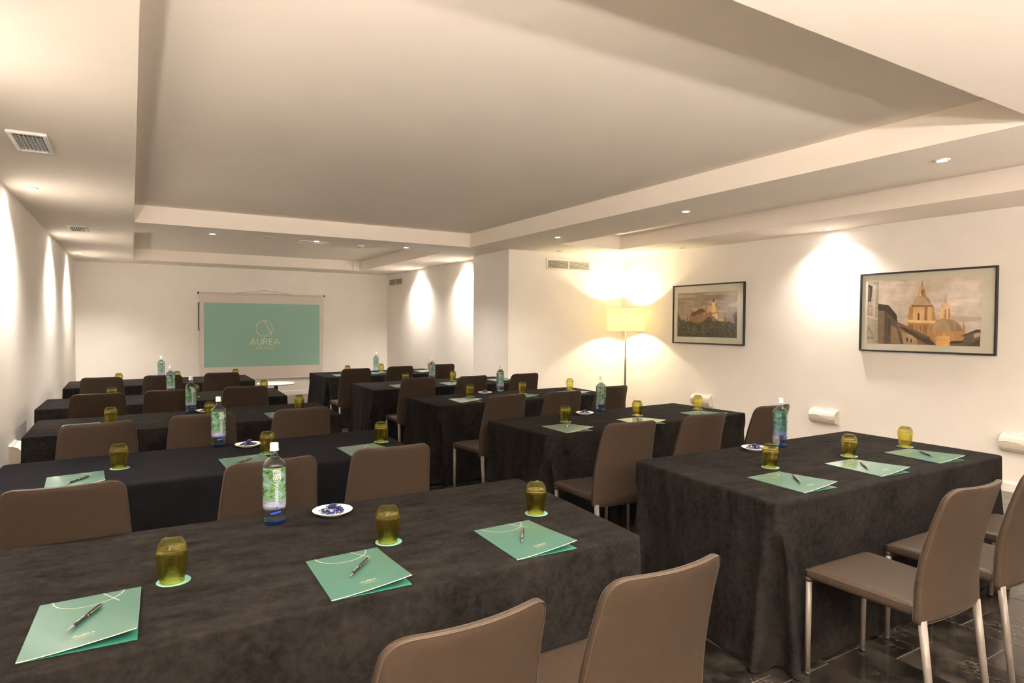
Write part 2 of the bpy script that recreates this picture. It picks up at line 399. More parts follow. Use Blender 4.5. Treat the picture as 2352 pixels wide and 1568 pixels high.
struct(MB().box(XL, XA+T, YS, YS+T, -.05, ZT+.1).build('wall_screen', M['wall']))
struct(MB().box(XA, XA+T, YC2, YS, -.05, ZT+.1).build('wall_alcove', M['wall']))
struct(MB().box(XC, XA+T, YV, YC2, -.05, ZT+.1).build('wall_pillar', M['wall']))
struct(MB().box(XC+.01, XR+T, YV+.002, YV+T, -.05, ZT+.1).build('wall_vent', M['wall']))
struct(MB().box(XR, XR+T, YB-T, YV, -.05, ZT+.1).build('wall_right', M['wall']))
struct(MB().box(XL, XR, YB-T, YB, -.05, ZT+.1).build('wall_rear', mat('dark_rear_finish', (.05,.03,.02), (.08,.05,.03), 6, .5)))  # unseen wall; its dark finish is made up to cut light bounced onto fronts
def skirting(name, a, b, n):     # a->b along the wall foot, n = inward normal
    a = Vector(a); b = Vector(b); n = Vector(n); m_ = MB(); prof = [(0,0),(.014,0),(.014,.075),(.010,.088),(0,.092)]
    vs = [Vector((p.x+n.x*d, p.y+n.y*d, z)) for p in (a, b) for d, z in prof]; k = len(prof)
    m_.add(vs, [(i, i+1, k+i+1, k+i) for i in range(k-1)] + [tuple(range(k)), tuple(range(2*k-1, k-1, -1))])
    struct(m_.build(name, M['skirt']))
skirting('baseboard_left', (XL,YB), (XL,YS), (1,0)); skirting('baseboard_screen', (XL+.014,YS), (XA-.014,YS), (0,-1))
skirting('baseboard_alcove', (XA,YC2), (XA,YS-.014), (-1,0)); skirting('baseboard_pillar', (XC,YV), (XC,YC2), (-1,0))
skirting('baseboard_vent', (XC,YV+.002), (XR-.014,YV+.002), (0,-1)); skirting('baseboard_right', (XR,YB), (XR,YV-.014), (-1,0))
skirting('baseboard_rear', (XL+.014,YB), (XR-.014,YB), (0,1))
# floor: grout bed + marble tiles
floor = struct(MB().box(XL-T, XR+T, YB-T, YS+T, -.06, -.0025).build('floor', M['grout']))
TW, TL = .311, .622
offs = {0: 1.566, 1: 1.355, 2: 1.580, -1: 1.714, -2: 1.70, -3: 1.77, 3: 1.29, 4: 1.60}
tile_me = MB().bbox(0, TW-.0025, 0, TL-.0025, -.010, 0, .0012).mesh('tile', M['tile'])
rest = MB(); n_t = 0
c0 = int(math.floor((XL-3.0)/TW)); c1 = int(math.ceil((XR-3.0)/TW))
for c in range(c0, c1):
    x0 = 3.0 + c*TW; oy = offs.get(c, random.uniform(0, TL))
    k0 = int(math.floor((YB-oy)/TL)); k1 = int(math.ceil((YS-oy)/TL))
    for k in range(k0, k1):
        y0 = oy + k*TL
        a, b_, e, f = max(x0, XL), min(x0+TW, XR), max(y0, YB), min(y0+TL, YS)
        if b_-a < .02 or f-e < .02: continue
        full = (b_-a > TW-.001 and f-e > TL-.001)
        if full and 1.0 < x0 < 6.9 and -.4 < y0 < 2.9:
            o = link('tile', tile_me, floor, (x0, y0, 0)); n_t += 1
        else:
            rest.box(a, b_-.0025, e, f-.0025, -.010, 0)
o = rest.build('tile_field', M['tile'], floor); o['kind'] = 'stuff'

# ------------------------------------------------------------------ lamps in the ceiling
lens_me = MB().lathe([(.0, -.004), (.030, -.004)], 24).mesh('lens', M['lit'])
lens_off = MB().lathe([(.0, -.002), (.030, -.002)], 24).mesh('lens', M['metal_g'])
ring_me = MB().lathe([(.030, .0), (.030, -.006), (.036, -.009), (.044, -.006), (.046, 0)], 28).mesh('trim_ring', M['vent'])
def downlight(px, py, label, power, on=True, angle=130, blend=.9, scaled=True, group='downlights in the ceiling', col=WARM, z=None):
    x, y = (px*S, py*S) if scaled else (px, py)
    t = thing('downlight', label, 'light', (x, y, ZC if z is None else z), 0, group)
    link('trim_ring', ring_me, t); link('lens', lens_me if on else lens_off, t)
    if on:
        ld = bpy.data.lights.new('downlight_beam', 'SPOT'); ld.energy = power; ld.color = col; ld.spot_size = math.radians(angle); ld.spot_blend = blend; ld.shadow_soft_size = .028
        lo = bpy.data.objects.new('downlight_beam', ld); COL.objects.link(lo); lo.parent = t; lo.location = (0, 0, -.012)
    return t
for i, (py, nm) in enumerate(((2.95, 'over the back row, ahead of the camera'), (5.881, 'beside the largest ceiling vent'), (8.856, 'between second and third ceiling vents'), (11.098, 'closest to the screen wall corner'))):
    downlight(-.625, py, 'lit downlight washing the bare wall, ' + nm, E_WASH, angle=128, blend=1.0, group='wall washers on the bare wall side')
for px, nm in ((.777, 'next to the round speaker'), (1.915, 'beside the access hatch'), (3.051, 'past the smoke detector')):
    downlight(px, 7.79, 'lit downlight on the cross beam, ' + nm, E_DOWN, group='downlights on the cross beam')
downlight(4.34, 8.875, 'lit downlight in the alcove close to the pillar', E_WASH, angle=128, blend=1.0, group='wall washers in the alcove')
downlight(4.34, 10.734, 'lit downlight washing the alcove wall beside its vent', E_WASH, angle=128, blend=1.0, group='wall washers in the alcove')
for py, nm in ((5.911, 'closest to the pillar'), (3.985, 'middle one, in front of the framed castle'), (1.955, 'closest to the camera')):
    downlight(4.12, py, 'lit downlight on the long ceiling strip, ' + nm, E_DOWN, group='downlights on the long strip')
downlight(6.07, 3.937, 'lit downlight washing the wall between the framed pictures', E_WASH*.6, angle=128, blend=1.0, group='wall washers over the pictures')
downlight(6.07, 1.2, 'lit downlight washing the wall past the cathedral picture', E_WASH*.4, angle=128, blend=1.0, group='wall washers over the pictures')
for px in (.777, 1.915, 3.051):  # unseen lamps added for more light from above
    downlight(px, .89, 'added lit downlight on the ceiling strip above the camera', E_DOWN, group='added downlights above the camera')
for px, py, nm in ((.765, 12.25, 'above the bare end of the screen wall'), (3.009, 12.25, 'above the far end of the screen'), (4.926, 7.03, 'in front of the wide wall vent'), (6.03, 5.882, 'above the framed castle')):
    downlight(px, py, 'unlit downlight ' + nm, 0, on=False, group='unlit downlights')
def fill_torchiere(x, y, label, power):  # made-up lamp out of view, fills the ceiling with light
    t = thing('fill_uplighter', label, 'lamp', (x, y, 0), 0, 'added uplighters behind the camera')
    MB().lathe([(0,0),(.13,0),(.135,.008),(.02,.02),(.013,.03)], 28).build('base', M['metal_g'], t)
    MB().tube([(0,0,.02),(0,0,1.62)], .012, 12).build('pole', M['metal_g'], t)
    MB().lathe([(.013,1.60),(.06,1.62),(.13,1.68),(.17,1.76),(.166,1.76),(.125,1.685),(.055,1.628),(0,1.622)], 36).build('bowl', M['white'], t)
    ld = bpy.data.lights.new('fill_beam', 'SPOT'); ld.energy = power; ld.color = WARM; ld.spot_size = math.radians(160); ld.spot_blend = 1; ld.shadow_soft_size = .08
    lo = bpy.data.objects.new('fill_beam', ld); COL.objects.link(lo); lo.parent = t; lo.location = (0, 0, 1.74); lo.rotation_euler = (PI-.55, 0, 0)
for (x, y, nm), k in zip(FILL_UPL, (1.7, 1.4, 1.2, .8, .35)): fill_torchiere(x, y, 'added white bowl uplighter on a thin pole ' + nm, E_FILL*k)

# round speaker, hatch, smoke detector, siren box
t = thing('ceiling_speaker', 'flush round white speaker in the cross beam', 'speaker', sc(1.353, 7.783, 2.506))
MB().lathe([(.088, 0), (.088, -.004), (.094, -.007), (.100, -.004), (.101, 0)], 40).build('rim', M['white'], t)
MB().lathe([(0, -.003), (.088, -.003)], 40).build('grille', mat('speaker_mesh', (.55,.53,.44), (.62,.60,.50), 900, .7), t)
t = thing('access_hatch', 'thin square white access hatch frame in the cross beam', 'hatch', sc(1.90, 7.90, 2.506))
m_ = MB()
for a in ((-.19,.19,-.09,-.078),(-.19,.19,.078,.09),(-.19,-.178,-.078,.078),(.178,.19,-.078,.078)): m_.bbox(a[0],a[1],a[2],a[3],-.010,0,.002)
m_.build('frame', M['white'], t); MB().box(-.176,.176,-.076,.076,-.004,-.001).build('panel', M['ceil'], t)
t = thing('smoke_detector', 'white smoke detector with dark slots under the cross beam', 'detector', sc(2.50, 7.93, 2.506))
MB().lathe([(.052,0),(.052,-.014),(.044,-.020),(.044,-.030),(.038,-.038),(0,-.040)], 32).build('housing', M['white'], t)
m_ = MB()
for i in range(10):
    a = 2*PI*i/10; m_.box(-.008,.008,-.002,.002,-.030,-.020, M=Matrix.Rotation(a, 4, 'Z') @ Matrix.Translation((0, -.0445, 0)))
m_.build('slots', M['dark'], t)
t = thing('sounder_box', 'small square white sounder in the corner of the ceiling recess', 'alarm', sc(3.60, 11.71, 2.585))
MB().bbox(-.065,.065,-.035,-.0005,-.065,.065,.006).build('housing', M['white'], t)
MB().lathe([(0,.004),(.018,.004),(.022,.002),(.022,0)], 20, M=Matrix.Translation((0,-.035,0)) @ Matrix.Rotation(PI/2,4,'X')).build('button', M['vent'], t)

# ------------------------------------------------------------------ ventilation grilles
def wall_vent(loc, rz, W_, H_, label, nsl=8):
    t = thing('wall_vent', label, 'vent', loc, rz, 'white louvred grilles high on walls'); fw = .028
    m_ = MB()
    for a in ((-W_/2, W_/2, H_/2-fw, H_/2), (-W_/2, W_/2, -H_/2, -H_/2+fw), (-W_/2, -W_/2+fw, -H_/2+fw, H_/2-fw), (W_/2-fw, W_/2, -H_/2+fw, H_/2-fw)):
        m_.bbox(a[0], a[1], -.014, 0, a[2], a[3], .003)
    m_.build('frame', M['vent_w'], t)
    MB().box(-.010, .010, -.011, 0, -H_/2+fw, H_/2-fw).build('mullion', M['vent_w'], t)
    MB().box(-W_/2+fw, W_/2-fw, -.0012, -.0002, -H_/2+fw, H_/2-fw).build('cavity', M['dark'], t)
    ih = H_-2*fw; sl = MB().box(-(W_/4-fw/2-.006), W_/4-fw/2-.006, -.006, .004, -.0016, .0016, M=Matrix.Rotation(math.radians(38), 4, 'X')).mesh('slat', M['vent_w'])
    for sx in (-1, 1):
        for k in range(nsl):
            link('slat', sl, t, (sx*(W_/4-fw/2+.006), -.0075, -ih/2+ih*(k+.5)/nsl))
M['vent_w'] = mat('cream_vent_paint', (.74,.70,.62), None, 20, .4)
wall_vent(sc(5.228, 7.2318, 2.347), 0, .755*S, .158*S, 'wide cream louvred vent on the wall beside the floor lamp')
wall_vent(sc(4.4868, 11.985, 2.344), -PI/2, .76*S, .158*S, 'louvred vent on the alcove wall near the screen corner')
def ceil_vent(loc, W_, L_, label):
    t = thing('ceiling_vent', label, 'vent', loc, 0, 'grilles in the ceiling strip'); fw = .026
    m_ = MB()
    for a in ((-W_/2, W_/2, -L_/2, -L_/2+fw), (-W_/2, W_/2, L_/2-fw, L_/2), (-W_/2, -W_/2+fw, -L_/2+fw, L_/2-fw), (W_/2-fw, W_/2, -L_/2+fw, L_/2-fw)):
        m_.bbox(a[0], a[1], a[2], a[3], -.016, 0, .003)
    m_.build('frame', M['vent'], t)
    MB().box(-W_/2+fw, W_/2-fw, -L_/2+fw, L_/2-fw, -.0012, -.0002).build('cavity', M['dark'], t)
    iw = W_-2*fw; sl = MB().box(-.006, .004, -(L_/2-fw), L_/2-fw, -.0014, .0014, M=Matrix.Rotation(math.radians(50), 4, 'Y')).mesh('slat', M['vent'])
    for k in range(7): link('slat', sl, t, (-iw/2+iw*(k+.5)/7, 0, -.009))
    cr = MB()
    for k in range(16): y = -L_/2+fw+(L_-2*fw)*(k+.5)/16; cr.box(-iw/2, iw/2, y-.001, y+.001, -.0045, -.0015)
    cr.build('cross_blades', M['vent'], t)
ceil_vent(sc(-.462, 4.374, 2.506), .176*S, .43*S, 'largest ceiling vent, grey louvres, above the third row')
ceil_vent(sc(-.476, 8.115, 2.506), .172*S, .40*S, 'middle ceiling vent in the strip along the bare wall')
ceil_vent(sc(-.474, 11.75, 2.506), .18*S, .20*S, 'smallest looking ceiling vent next to the screen wall')

# ------------------------------------------------------------------ projection screen
t = thing('projection_screen', 'hanging roll-down projection screen showing a teal slide with logo', 'screen', (0, YS, 0))
def w2(x, z): return (x*S, CAMH + (z-CAMH)*S)
x0, z0 = w2(1.035, .50); x1, z1 = w2(3.178, 2.035)
MB().box(x0, x1, -.046, -.044, z0, z1).build('fabric', M['screen'], t)
MB().tube([(x0-.02, -.045, z1+.01), (x1+.02, -.045, z1+.01)], .016, 14).build('roller_tube', M['screen'], t)
for x in (x0-.03, x1+.03): MB().tube([(x-.012, -.045, z1+.01), (x+.012, -.045, z1+.01)], .020, 14).build('end_cap', M['black'], t)
MB().tube([(x0, -.045, z0-.008), (x1, -.045, z0-.008)], .012, 12).build('weight_bar', M['screen'], t)
hx, hz = w2(2.107, 2.115)
m_ = MB(); ax, az = w2(1.528, 2.05); bx, bz = w2(2.70, 2.048)
m_.tube([(ax, -.045, az-.005), (hx, -.03, hz)], .0035, 6); m_.tube([(hx, -.03, hz), (bx, -.045, bz-.005)], .0035, 6)
m_.build('hanging_cord', mat('taupe_cord', (.30,.24,.20), None, 50, .8), t)
MB().tube([(hx, 0, hz+.005), (hx, -.035, hz+.005), (hx, -.035, hz+.02)], .004, 8).build('wall_hook', M['vent'], t)
px0, pz0 = w2(1.094, .722); px1, pz1 = w2(3.112, 1.876)
img = MB().box(px0, px1, -.0475, -.0465, pz0, pz1).build('slide_image', M['teal_proj'], t)
m_ = MB(); fn = lambda u, v: (u, -.0482, v)
cx, cz = w2(2.105, 1.42); rr = .143*S
ribbon(m_, [(cx+rr*math.cos(2*PI*i/64), cz+rr*math.sin(2*PI*i/64)) for i in range(64)], .010*S, fn, closed=True)
lx, lz = w2(2.112, 1.563); mx_, mz = w2(2.232, 1.288)
ribbon(m_, [(lx, lz), (mx_, mz)], .011*S, fn)
m_.build('emblem', M['gold_s'], img)
m_ = MB(); ax, az = w2(2.105, 1.122); aurea(m_, ax, az, .105*S, fn, wd=.014*S, hotels=False)
hx2, hz2 = w2(2.105, 1.057); put_text(m_, 'HOTELS', .060*S, hx2, hz2, fn, 0, 1.12, 1.35)
m_.build('lettering', M['gold_s'], img)
t = thing('pull_rod', 'thin black bracket-shaped rod on the wall beside the screen', 'rod', (1.014*S, YS, 0))
_, a = w2(0, 1.877); _, b = w2(0, 1.393)
MB().tube([(.05, -.002, a), (.0, -.03, a), (0, -.03, b), (.05, -.002, b-.02)], .008, 8).build('rod', M['black'], t)

# ------------------------------------------------------------------ framed pictures (flat prints behind glass)
_pm = {}
def pmat(c):
    if c not in _pm:
        l = tuple((x/255)**2.2 for x in c); _pm[c] = mat('photo_print_%d' % len(_pm), tuple(x*1.02 for x in l), tuple(min(1, x*1.32) for x in l), 7, .6, lo=.38, hi=.62)
    return _pm[c]
def picture(label, y0, y1, z0, z1, inset, layers, sub=None):
    """local x runs along the wall (to world -y), local -y faces the room"""
    W_, H_ = (y1-y0)*S, (z1-z0)*S; cz = CAMH + ((z0+z1)/2-CAMH)*S
    t = thing('framed_picture', label, 'picture', (XR, (y0+y1)/2*S, cz), -PI/2, 'framed photographs on the wall')
    m_ = MB(); fw, fd = .018, .034
    for a in ((-W_/2, W_/2, H_/2-fw, H_/2), (-W_/2, W_/2, -H_/2, -H_/2+fw), (-W_/2, -W_/2+fw, -H_/2+fw, H_/2-fw), (W_/2-fw, W_/2, -H_/2+fw, H_/2-fw)):
        m_.bbox(a[0], a[1], -fd, -.001, a[2], a[3], .002)
    m_.build('frame', M['black'], t)
    MB().box(-W_/2+fw, W_/2-fw, -.016, -.002, -H_/2+fw, H_/2-fw).build('mat_board', mat('cream_mat_board', (.70,.67,.58), None, 5, .8), t)
    l, r, b, tp = inset; px0, px1 = -W_/2+l*W_, W_/2-r*W_; pz0, pz1 = -H_/2+b*H_, H_/2-tp*H_
    mats = []; m_ = MB()
    for k, (c, pts) in enumerate(layers):
        mm = pmat(c)
        if mm not in mats: mats.append(mm)
        vs = [(px0+min(1, max(0, u))*(px1-px0), -.0165-.000012*k, pz0+min(1, max(0, v))*(pz1-pz0)) for u, v in pts]
        m_.add(vs, [tuple(range(len(vs)))], mats.index(mm))
    m_.build('photo_print', mats, t)
    MB().box(-W_/2+fw*.8, W_/2-fw*.8, -.030, -.028, -H_/2+fw*.8, H_/2-fw*.8).build('glass_pane', M['pane'], t)
def ell(cx, cy, rx, ry, a0=0, a1=PI, n=18): return [(cx+rx*math.cos(a0+(a1-a0)*i/n), cy+ry*math.sin(a0+(a1-a0)*i/n)) for i in range(n+1)]
# castle on its hill
def N1(x, y):
    u = (x-819)/544.0; top = 435-35*u; bot = 842+8*u; return (u, (bot-y)/(bot-top))
def P1(c, *p): return (c, [N1(*q) for q in p])
rnd = random.Random(3)
sky = [((150,133,116), [(0,0),(1,0),(1,1),(0,1)])]
for k in range(26):     # soft cloud streaks
    u, v = rnd.random(), .45+.55*rnd.random(); g = int(rnd.uniform(-10, 22)) + int(28*u*(1-abs(v-.6)))
    sky.append(((150+g, 134+g, 118+g), ell(u, v, rnd.uniform(.06,.22), rnd.uniform(.012,.04), 0, 2*PI, 14)))
CA, CB, CC, CD = (205,165,115), (146,108,70), (236,202,152), (92,68,48)
L1p = sky + [
 P1(CB,(935,740),(935,655),(950,632),(975,600),(975,575),(990,570),(1015,576),(1040,578),(1060,574),(1090,598),(1097,545),(1120,540),(1142,528),(1172,515),(1192,545),(1197,600),(1197,680),(1245,660),(1272,690),(1275,740)),
 P1(CD,(945,642),(960,612),(1000,592),(1058,572),(1086,600),(1030,625),(965,650)),
 P1(CA,(972,604),(976,574),(988,569),(992,578),(1014,573),(1020,585),(1000,600)),
 P1(CA,(1097,618),(1097,545),(1112,540),(1142,545),(1142,600),(1110,612)),
 P1(CC,(1142,612),(1142,512),(1174,508),(1176,612)), P1(CA,(1176,600),(1174,540),(1193,545),(1193,612)),
 P1(CD,(1148,512),(1158,468),(1170,512)), P1(CD,(1096,548),(1100,520),(1105,548)), P1(CD,(1186,548),(1190,525),(1194,548)), P1(CD,(1118,542),(1121,520),(1125,542)),
 P1(CC,(1150,640),(1150,625),(1190,615),(1197,640),(1197,678),(1185,672),(1165,650)), P1(CA,(1072,640),(1072,612),(1080,612),(1080,640)),
 P1(CA,(1200,690),(1200,672),(1245,658),(1250,690)), P1(CD,(1256,690),(1262,620),(1268,690)), P1(CD,(912,692),(917,632),(923,692)), P1(CD,(955,640),(960,590),(966,640)), P1(CD,(884,696),(887,672),(890,696)),
]
def jag(pts, amp, n=9):
    o = []
    for (a, b) in zip(pts[:-1], pts[1:]):
        for i in range(n):
            s_ = i/n; o.append((a[0]+(b[0]-a[0])*s_, a[1]+(b[1]-a[1])*s_ + rnd.uniform(-amp, amp)))
    return o + [pts[-1]]
ridge = [(819,600),(832,640),(858,690),(880,682),(905,702),(940,692),(1000,716),(1060,702),(1085,680),(1110,655),(1135,648),(1152,692),(1200,688),(1260,702),(1300,690),(1320,708),(1363,712)]
L1p.append(((72,68,44), [N1(*q) for q in jag(ridge, 5)] + [N1(1363,852), N1(819,843)]))
L1p.append(((60,52,38), [N1(*q) for q in jag([(1345,712),(1330,630),(1350,600),(1363,590)], 4)] + [N1(1363,712)]))
for k in range(750):
    x = rnd.uniform(819,1363); s_ = (x-819)/544; y = rnd.uniform(712, 845)
    c = [(100,92,50),(80,76,44),(122,108,60),(48,46,34),(62,54,36),(40,38,30)][rnd.randrange(5)] if rnd.random() > .35 or s_ < .6 else (60,62,56)
    u, v = N1(x, y); L1p.append((c, ell(u, v, rnd.uniform(.005,.013), rnd.uniform(.008,.024), 0, 2*PI, 6)))
picture('smaller black-framed photograph of a hilltop castle above trees', 5.045, 6.200, 1.284, 2.043, (.068,.095,.118,.135), L1p)
# cathedral over roofs
def N2(x, y):
    u = (x-506)/1393.0; top = 343-66*u; bot = 1075+53*u; return (u, (bot-y)/(bot-top))
def P2(c, *p): return (c, [N2(*q) for q in p])
sky = [((206,190,176), [(0,0),(1,0),(1,1),(0,1)])]
for k in range(34):
    u, v = .1+.9*rnd.random(), .3+.7*rnd.random(); g = int(rnd.uniform(-16, 16))
    sky.append(((204+g, 188+g, 174+g), ell(u, v, rnd.uniform(.08,.25), rnd.uniform(.01,.04), 0, 2*PI, 14)))
G1, G2, G3, G4 = (214,172,118), (182,136,84), (150,108,66), (232,194,142)
L2p = sky + [
 P2((96,82,68),(655,1080),(655,605),(795,625),(830,660),(900,735),(915,820),(980,960),(1000,1090)),
 P2((124,104,86),(655,1080),(655,690),(740,690),(745,1075)), P2((66,56,48),(655,612),(795,625),(905,740),(912,820),(850,770),(740,690),(655,680)),
 P2((82,68,56),(750,940),(750,740),(780,740),(780,950)), P2((78,64,54),(795,960),(795,760),(825,790),(825,985)), P2((136,112,84),(830,860),(905,900),(960,1085),(830,1080)),
 P2(G2,(1040,900),(1048,760),(1060,700),(1090,640),(1345,640),(1372,700),(1388,800),(1420,800),(1345,1030),(1150,930)),
 P2(G1,(1108,820),(1112,640),(1250,640),(1250,820)), P2(G3,(1250,820),(1255,640),(1285,640),(1285,830)), P2(G1,(1288,830),(1288,645),(1340,650),(1340,850)),
 P2((92,70,52),(1168,810),(1168,730),(1180,716),(1192,730),(1192,810)), P2(G4,(1045,830),(1048,800),(1390,815),(1388,848)),
 P2(G3,(1060,900),(1062,850),(1120,850),(1120,915)), P2(G3,(1150,925),(1150,856),(1170,856),(1170,935)), P2(G3,(1195,940),(1195,858),(1215,858),(1215,948)), P2(G3,(1240,960),(1240,862),(1290,865),(1290,985)),
 P2(G2,(1048,770),(1073,605),(1090,760)), P2(G2,(1345,700),(1360,625),(1378,740)), P2(G3,(1085,650),(1090,620),(1345,620),(1350,652)),
 ((186,158,126), [N2(x, y) for x, y in [(1218+108*math.cos(a), 615-100*math.sin(a)) for a in [PI*i/18 for i in range(19)]]]),
 ((160,132,102), [N2(x, y) for x, y in [(1258+66*math.cos(a), 615-82*math.sin(a)) for a in [PI*i/18-.2 for i in range(12)]]]),
 P2(G2,(1170,525),(1186,435),(1246,435),(1264,525)), P2(G4,(1176,520),(1190,435),(1210,435),(1206,520)), P2((110,86,62),(1200,482),(1200,450),(1208,450),(1208,482)), P2((110,86,62),(1222,482),(1222,450),(1230,450),(1230,482)),
 ((196,164,126), [N2(x, y) for x, y in [(1216+36*math.cos(a), 436-34*math.sin(a)) for a in [PI*i/12 for i in range(13)]]]), P2(G2,(1202,402),(1214,325),(1218,325),(1230,402)),
 P2(G2,(1310,1040),(1315,940),(1735,960),(1690,1070),(1555,1118),(1400,1112)), P2(G1,(1400,1110),(1402,1000),(1560,1000),(1560,1112)), P2((236,170,90),(1400,1112),(1402,1050),(1560,1060),(1556,1116)),
 ((150,122,92), [N2(x, y) for x, y in [(1505+188*math.cos(a), 950-160*math.sin(a)) for a in [PI*i/24 for i in range(25)]]]),
 ((176,146,108), [N2(x, y) for x, y in [(1450+110*math.cos(a), 948-145*math.sin(a)) for a in [PI*i/18 for i in range(19)]]]),
 P2(G1,(1428,795),(1444,655),(1558,655),(1570,795)), P2(G3,(1488,790),(1490,680),(1506,680),(1506,790)), P2(G3,(1535,790),(1533,670),(1545,670),(1552,790)), P2(G4,(1440,770),(1450,670),(1466,670),(1462,770)),
 ((200,166,126), [N2(x, y) for x, y in [(1500+60*math.cos(a), 660-62*math.sin(a)) for a in [PI*i/16 for i in range(17)]]]), P2(G2,(1480,600),(1484,570),(1493,480),(1498,480),(1512,570),(1516,600)),
 P2(G1,(1480,1000),(1484,940),(1492,940),(1496,1000)), P2(G1,(1372,960),(1376,880),(1384,960)), P2(G2,(1594,960),(1608,765),(1626,960)), P2(G2,(1688,965),(1706,808),(1732,965)), P2(G2,(1540,960),(1545,905),(1552,960)),
 P2((132,104,76),(905,830),(915,822),(1060,885),(1230,960),(1330,1010),(1400,1108),(1000,1092),(960,960)),
 P2((176,148,112),(980,1000),(980,940),(1160,1010),(1180,1098),(1000,1092)), P2((72,58,46),(930,880),(1000,890),(1120,945),(1225,1000),(1300,1020),(1400,1108),(1300,1100),(1190,1045),(1060,960)),
 P2((98,80,64),(1060,900),(1150,935),(1330,1020),(1325,1040),(1200,1000),(1090,930)), P2((80,62,48),(1035,1060),(1035,1020),(1045,1010),(1055,1020),(1055,1060)), P2((80,62,48),(1085,1075),(1085,1035),(1095,1025),(1105,1035),(1105,1075)),
 P2((104,86,70),(1675,1000),(1850,925),(1892,930),(1888,1128),(1555,1116),(1560,1075),(1700,1055),(1720,1000)), P2((60,50,44),(1675,1000),(1850,922),(1892,928),(1892,950),(1800,965),(1700,1010)), P2((56,46,40),(1545,1085),(1570,1062),(1690,1058),(1720,1075),(1640,1090)), P2((176,158,136),(1820,1030),(1822,975),(1888,958),(1888,1000)), P2((70,60,52),(1750,1115),(1888,1030),(1888,1128)),
 P2((168,156,142),(498,1080),(506,340),(655,335),(655,1082)), P2((186,172,156),(575,760),(580,375),(620,378),(616,790)), P2((196,182,166),(498,760),(498,735),(655,780),(655,805)), P2((62,56,50),(514,580),(514,375),(572,400),(556,580)), P2((104,96,88),(520,560),(520,420),(540,425),(540,565)),
 P2((150,138,124),(510,740),(512,610),(580,625),(580,760)), P2((172,160,144),(525,715),(525,640),(562,648),(562,722)), P2((140,128,116),(498,1010),(525,865),(608,1010),(608,1025),(498,1020)), P2((172,160,146),(510,990),(526,895),(590,1000)), P2((150,138,126),(498,360),(506,340),(655,345),(655,395)),
]
for y in range(450, 1060, 50): L2p.append(P2((128,116,104),(618,y),(618,y+4),(652,y+6),(652,y+1)))
for x in range(1115, 1330, 22): L2p.append(P2((170,124,76),(x,900),(x,845),(x+3,845),(x+3,905)))
for x in range(1330, 1700, 28): L2p.append(P2((204,150,92),(x,1050),(x+3,945),(x+8,945),(x+8,1050)))
picture('larger black-framed photograph of a golden domed cathedral over rooftops', 2.492, 3.658, 1.281, 2.036, (.060,.098,.098,.100), L2p)

# ------------------------------------------------------------------ wall sconces
def sconce(loc, rz, label, L_):
    t = thing('wall_sconce', label, 'sconce', loc, rz, 'low curved wall lights')
    up = [(0,.078),(.030,.076),(.058,.064),(.078,.044),(.088,.018),(.090,-.005)]
    n = 16; m_ = MB(); vs = []; F = []
    for i in range(n+1):
        s_ = i/n; x = -L_/2 + L_*s_; zb = -.004 + .022*math.sin(2*PI*(s_*.8+.05))
        for k, (d, z) in enumerate(up): vs.append((x, -d, z if k < 5 else zb))
        vs.append((x, -.084, zb-.003))
    K = len(up)+1
    for i in range(n):
        for k in range(K-1): F.append((i*K+k, i*K+k+1, (i+1)*K+k+1, (i+1)*K+k))
    m_.add(vs, F, 0, False); m_.build('upper_cover', M['china_w'], t)
    lo = [(.0,.076),(.056,.062),(.076,.042),(.084,.018),(.085,-.02),(.080,-.045),(.066,-.066),(.05,-.076),(0,-.078)]
    m_ = MB(); vs = []; F = []; K = len(lo)
    for x in (-L_/2+.001, L_/2-.001): vs += [(x, -d, z) for d, z in lo]
    F = [(k, k+1, K+k+1, K+k) for k in range(K-1)] + [tuple(range(K)), tuple(range(2*K-1, K-1, -1))]
    m_.add(vs, F); m_.build('lower_body', M['china_b'], t)
    MB().bbox(-L_/2-.012, L_/2+.012, -.012, 0, -.086, .084, .002).build('back_plate', M['china_w'], t)
    MB().box(-L_/2+.03, L_/2-.03, -.030, -.013, .077, .080).build('lamp_slot', emis('sconce_slot', (1,.93,.82), .12), t)
M['china_w'] = mat('cream_glaze', (.66,.61,.53), None, 6, .25)
M['china_b'] = mat('cream_glaze_deep', (.58,.51,.41), None, 6, .35)
sconce((XR, 5.67*S, CAMH+(.578-CAMH)*S), -PI/2, 'cream curved wall light partly behind the amber tumbler, below the castle picture', .30*S)
sconce((XR, 4.015*S, CAMH+(.583-CAMH)*S), -PI/2, 'cream curved wall light between the two pictures, above the back row table', .29*S)
sconce((XR, 2.29*S, CAMH+(.573-CAMH)*S), -PI/2, 'cream curved wall light below the cathedral picture', .29*S)
sconce((XL, 6.06*S, CAMH+(.525-CAMH)*S), PI/2, 'cream curved wall light on the bare wall beside the third row', .30*S)

# ------------------------------------------------------------------ floor lamp
lx, ly = 5.90*S, 6.80*S
t = thing('floor_lamp', 'lit floor lamp with yellow drum shade in the corner', 'lamp', (lx, ly, 0))
MB().lathe([(0,0),(.14,0),(.145,.006),(.14,.014),(.02,.02),(.014,.03)], 36).build('base', M['black'], t)
MB().tube([(0,0,.02),(0,0,1.005)], .0125, 12).build('lower_pole', M['black'], t)
MB().tube([(0,0,1.0),(0,0,1.46)], .0075, 12).build('upper_pole', M['metal_g'], t)
zt, zb, r = CAMH+(1.756-CAMH)*S, CAMH+(1.438-CAMH)*S, .290
sh = MB().lathe([(r, zb),(r, zt),(r-.002, zt),(r-.002, zb),(r, zb)], 64).build('lamp_shade', M['shade'], t)
m_ = MB()
for z in (zb, zt): m_.lathe([(r+.001, z-.004),(r+.001, z+.004),(r-.004, z+.004),(r-.004, z-.004),(r+.001, z-.004)], 64)
m_.build('shade_trim', M['white'], sh)
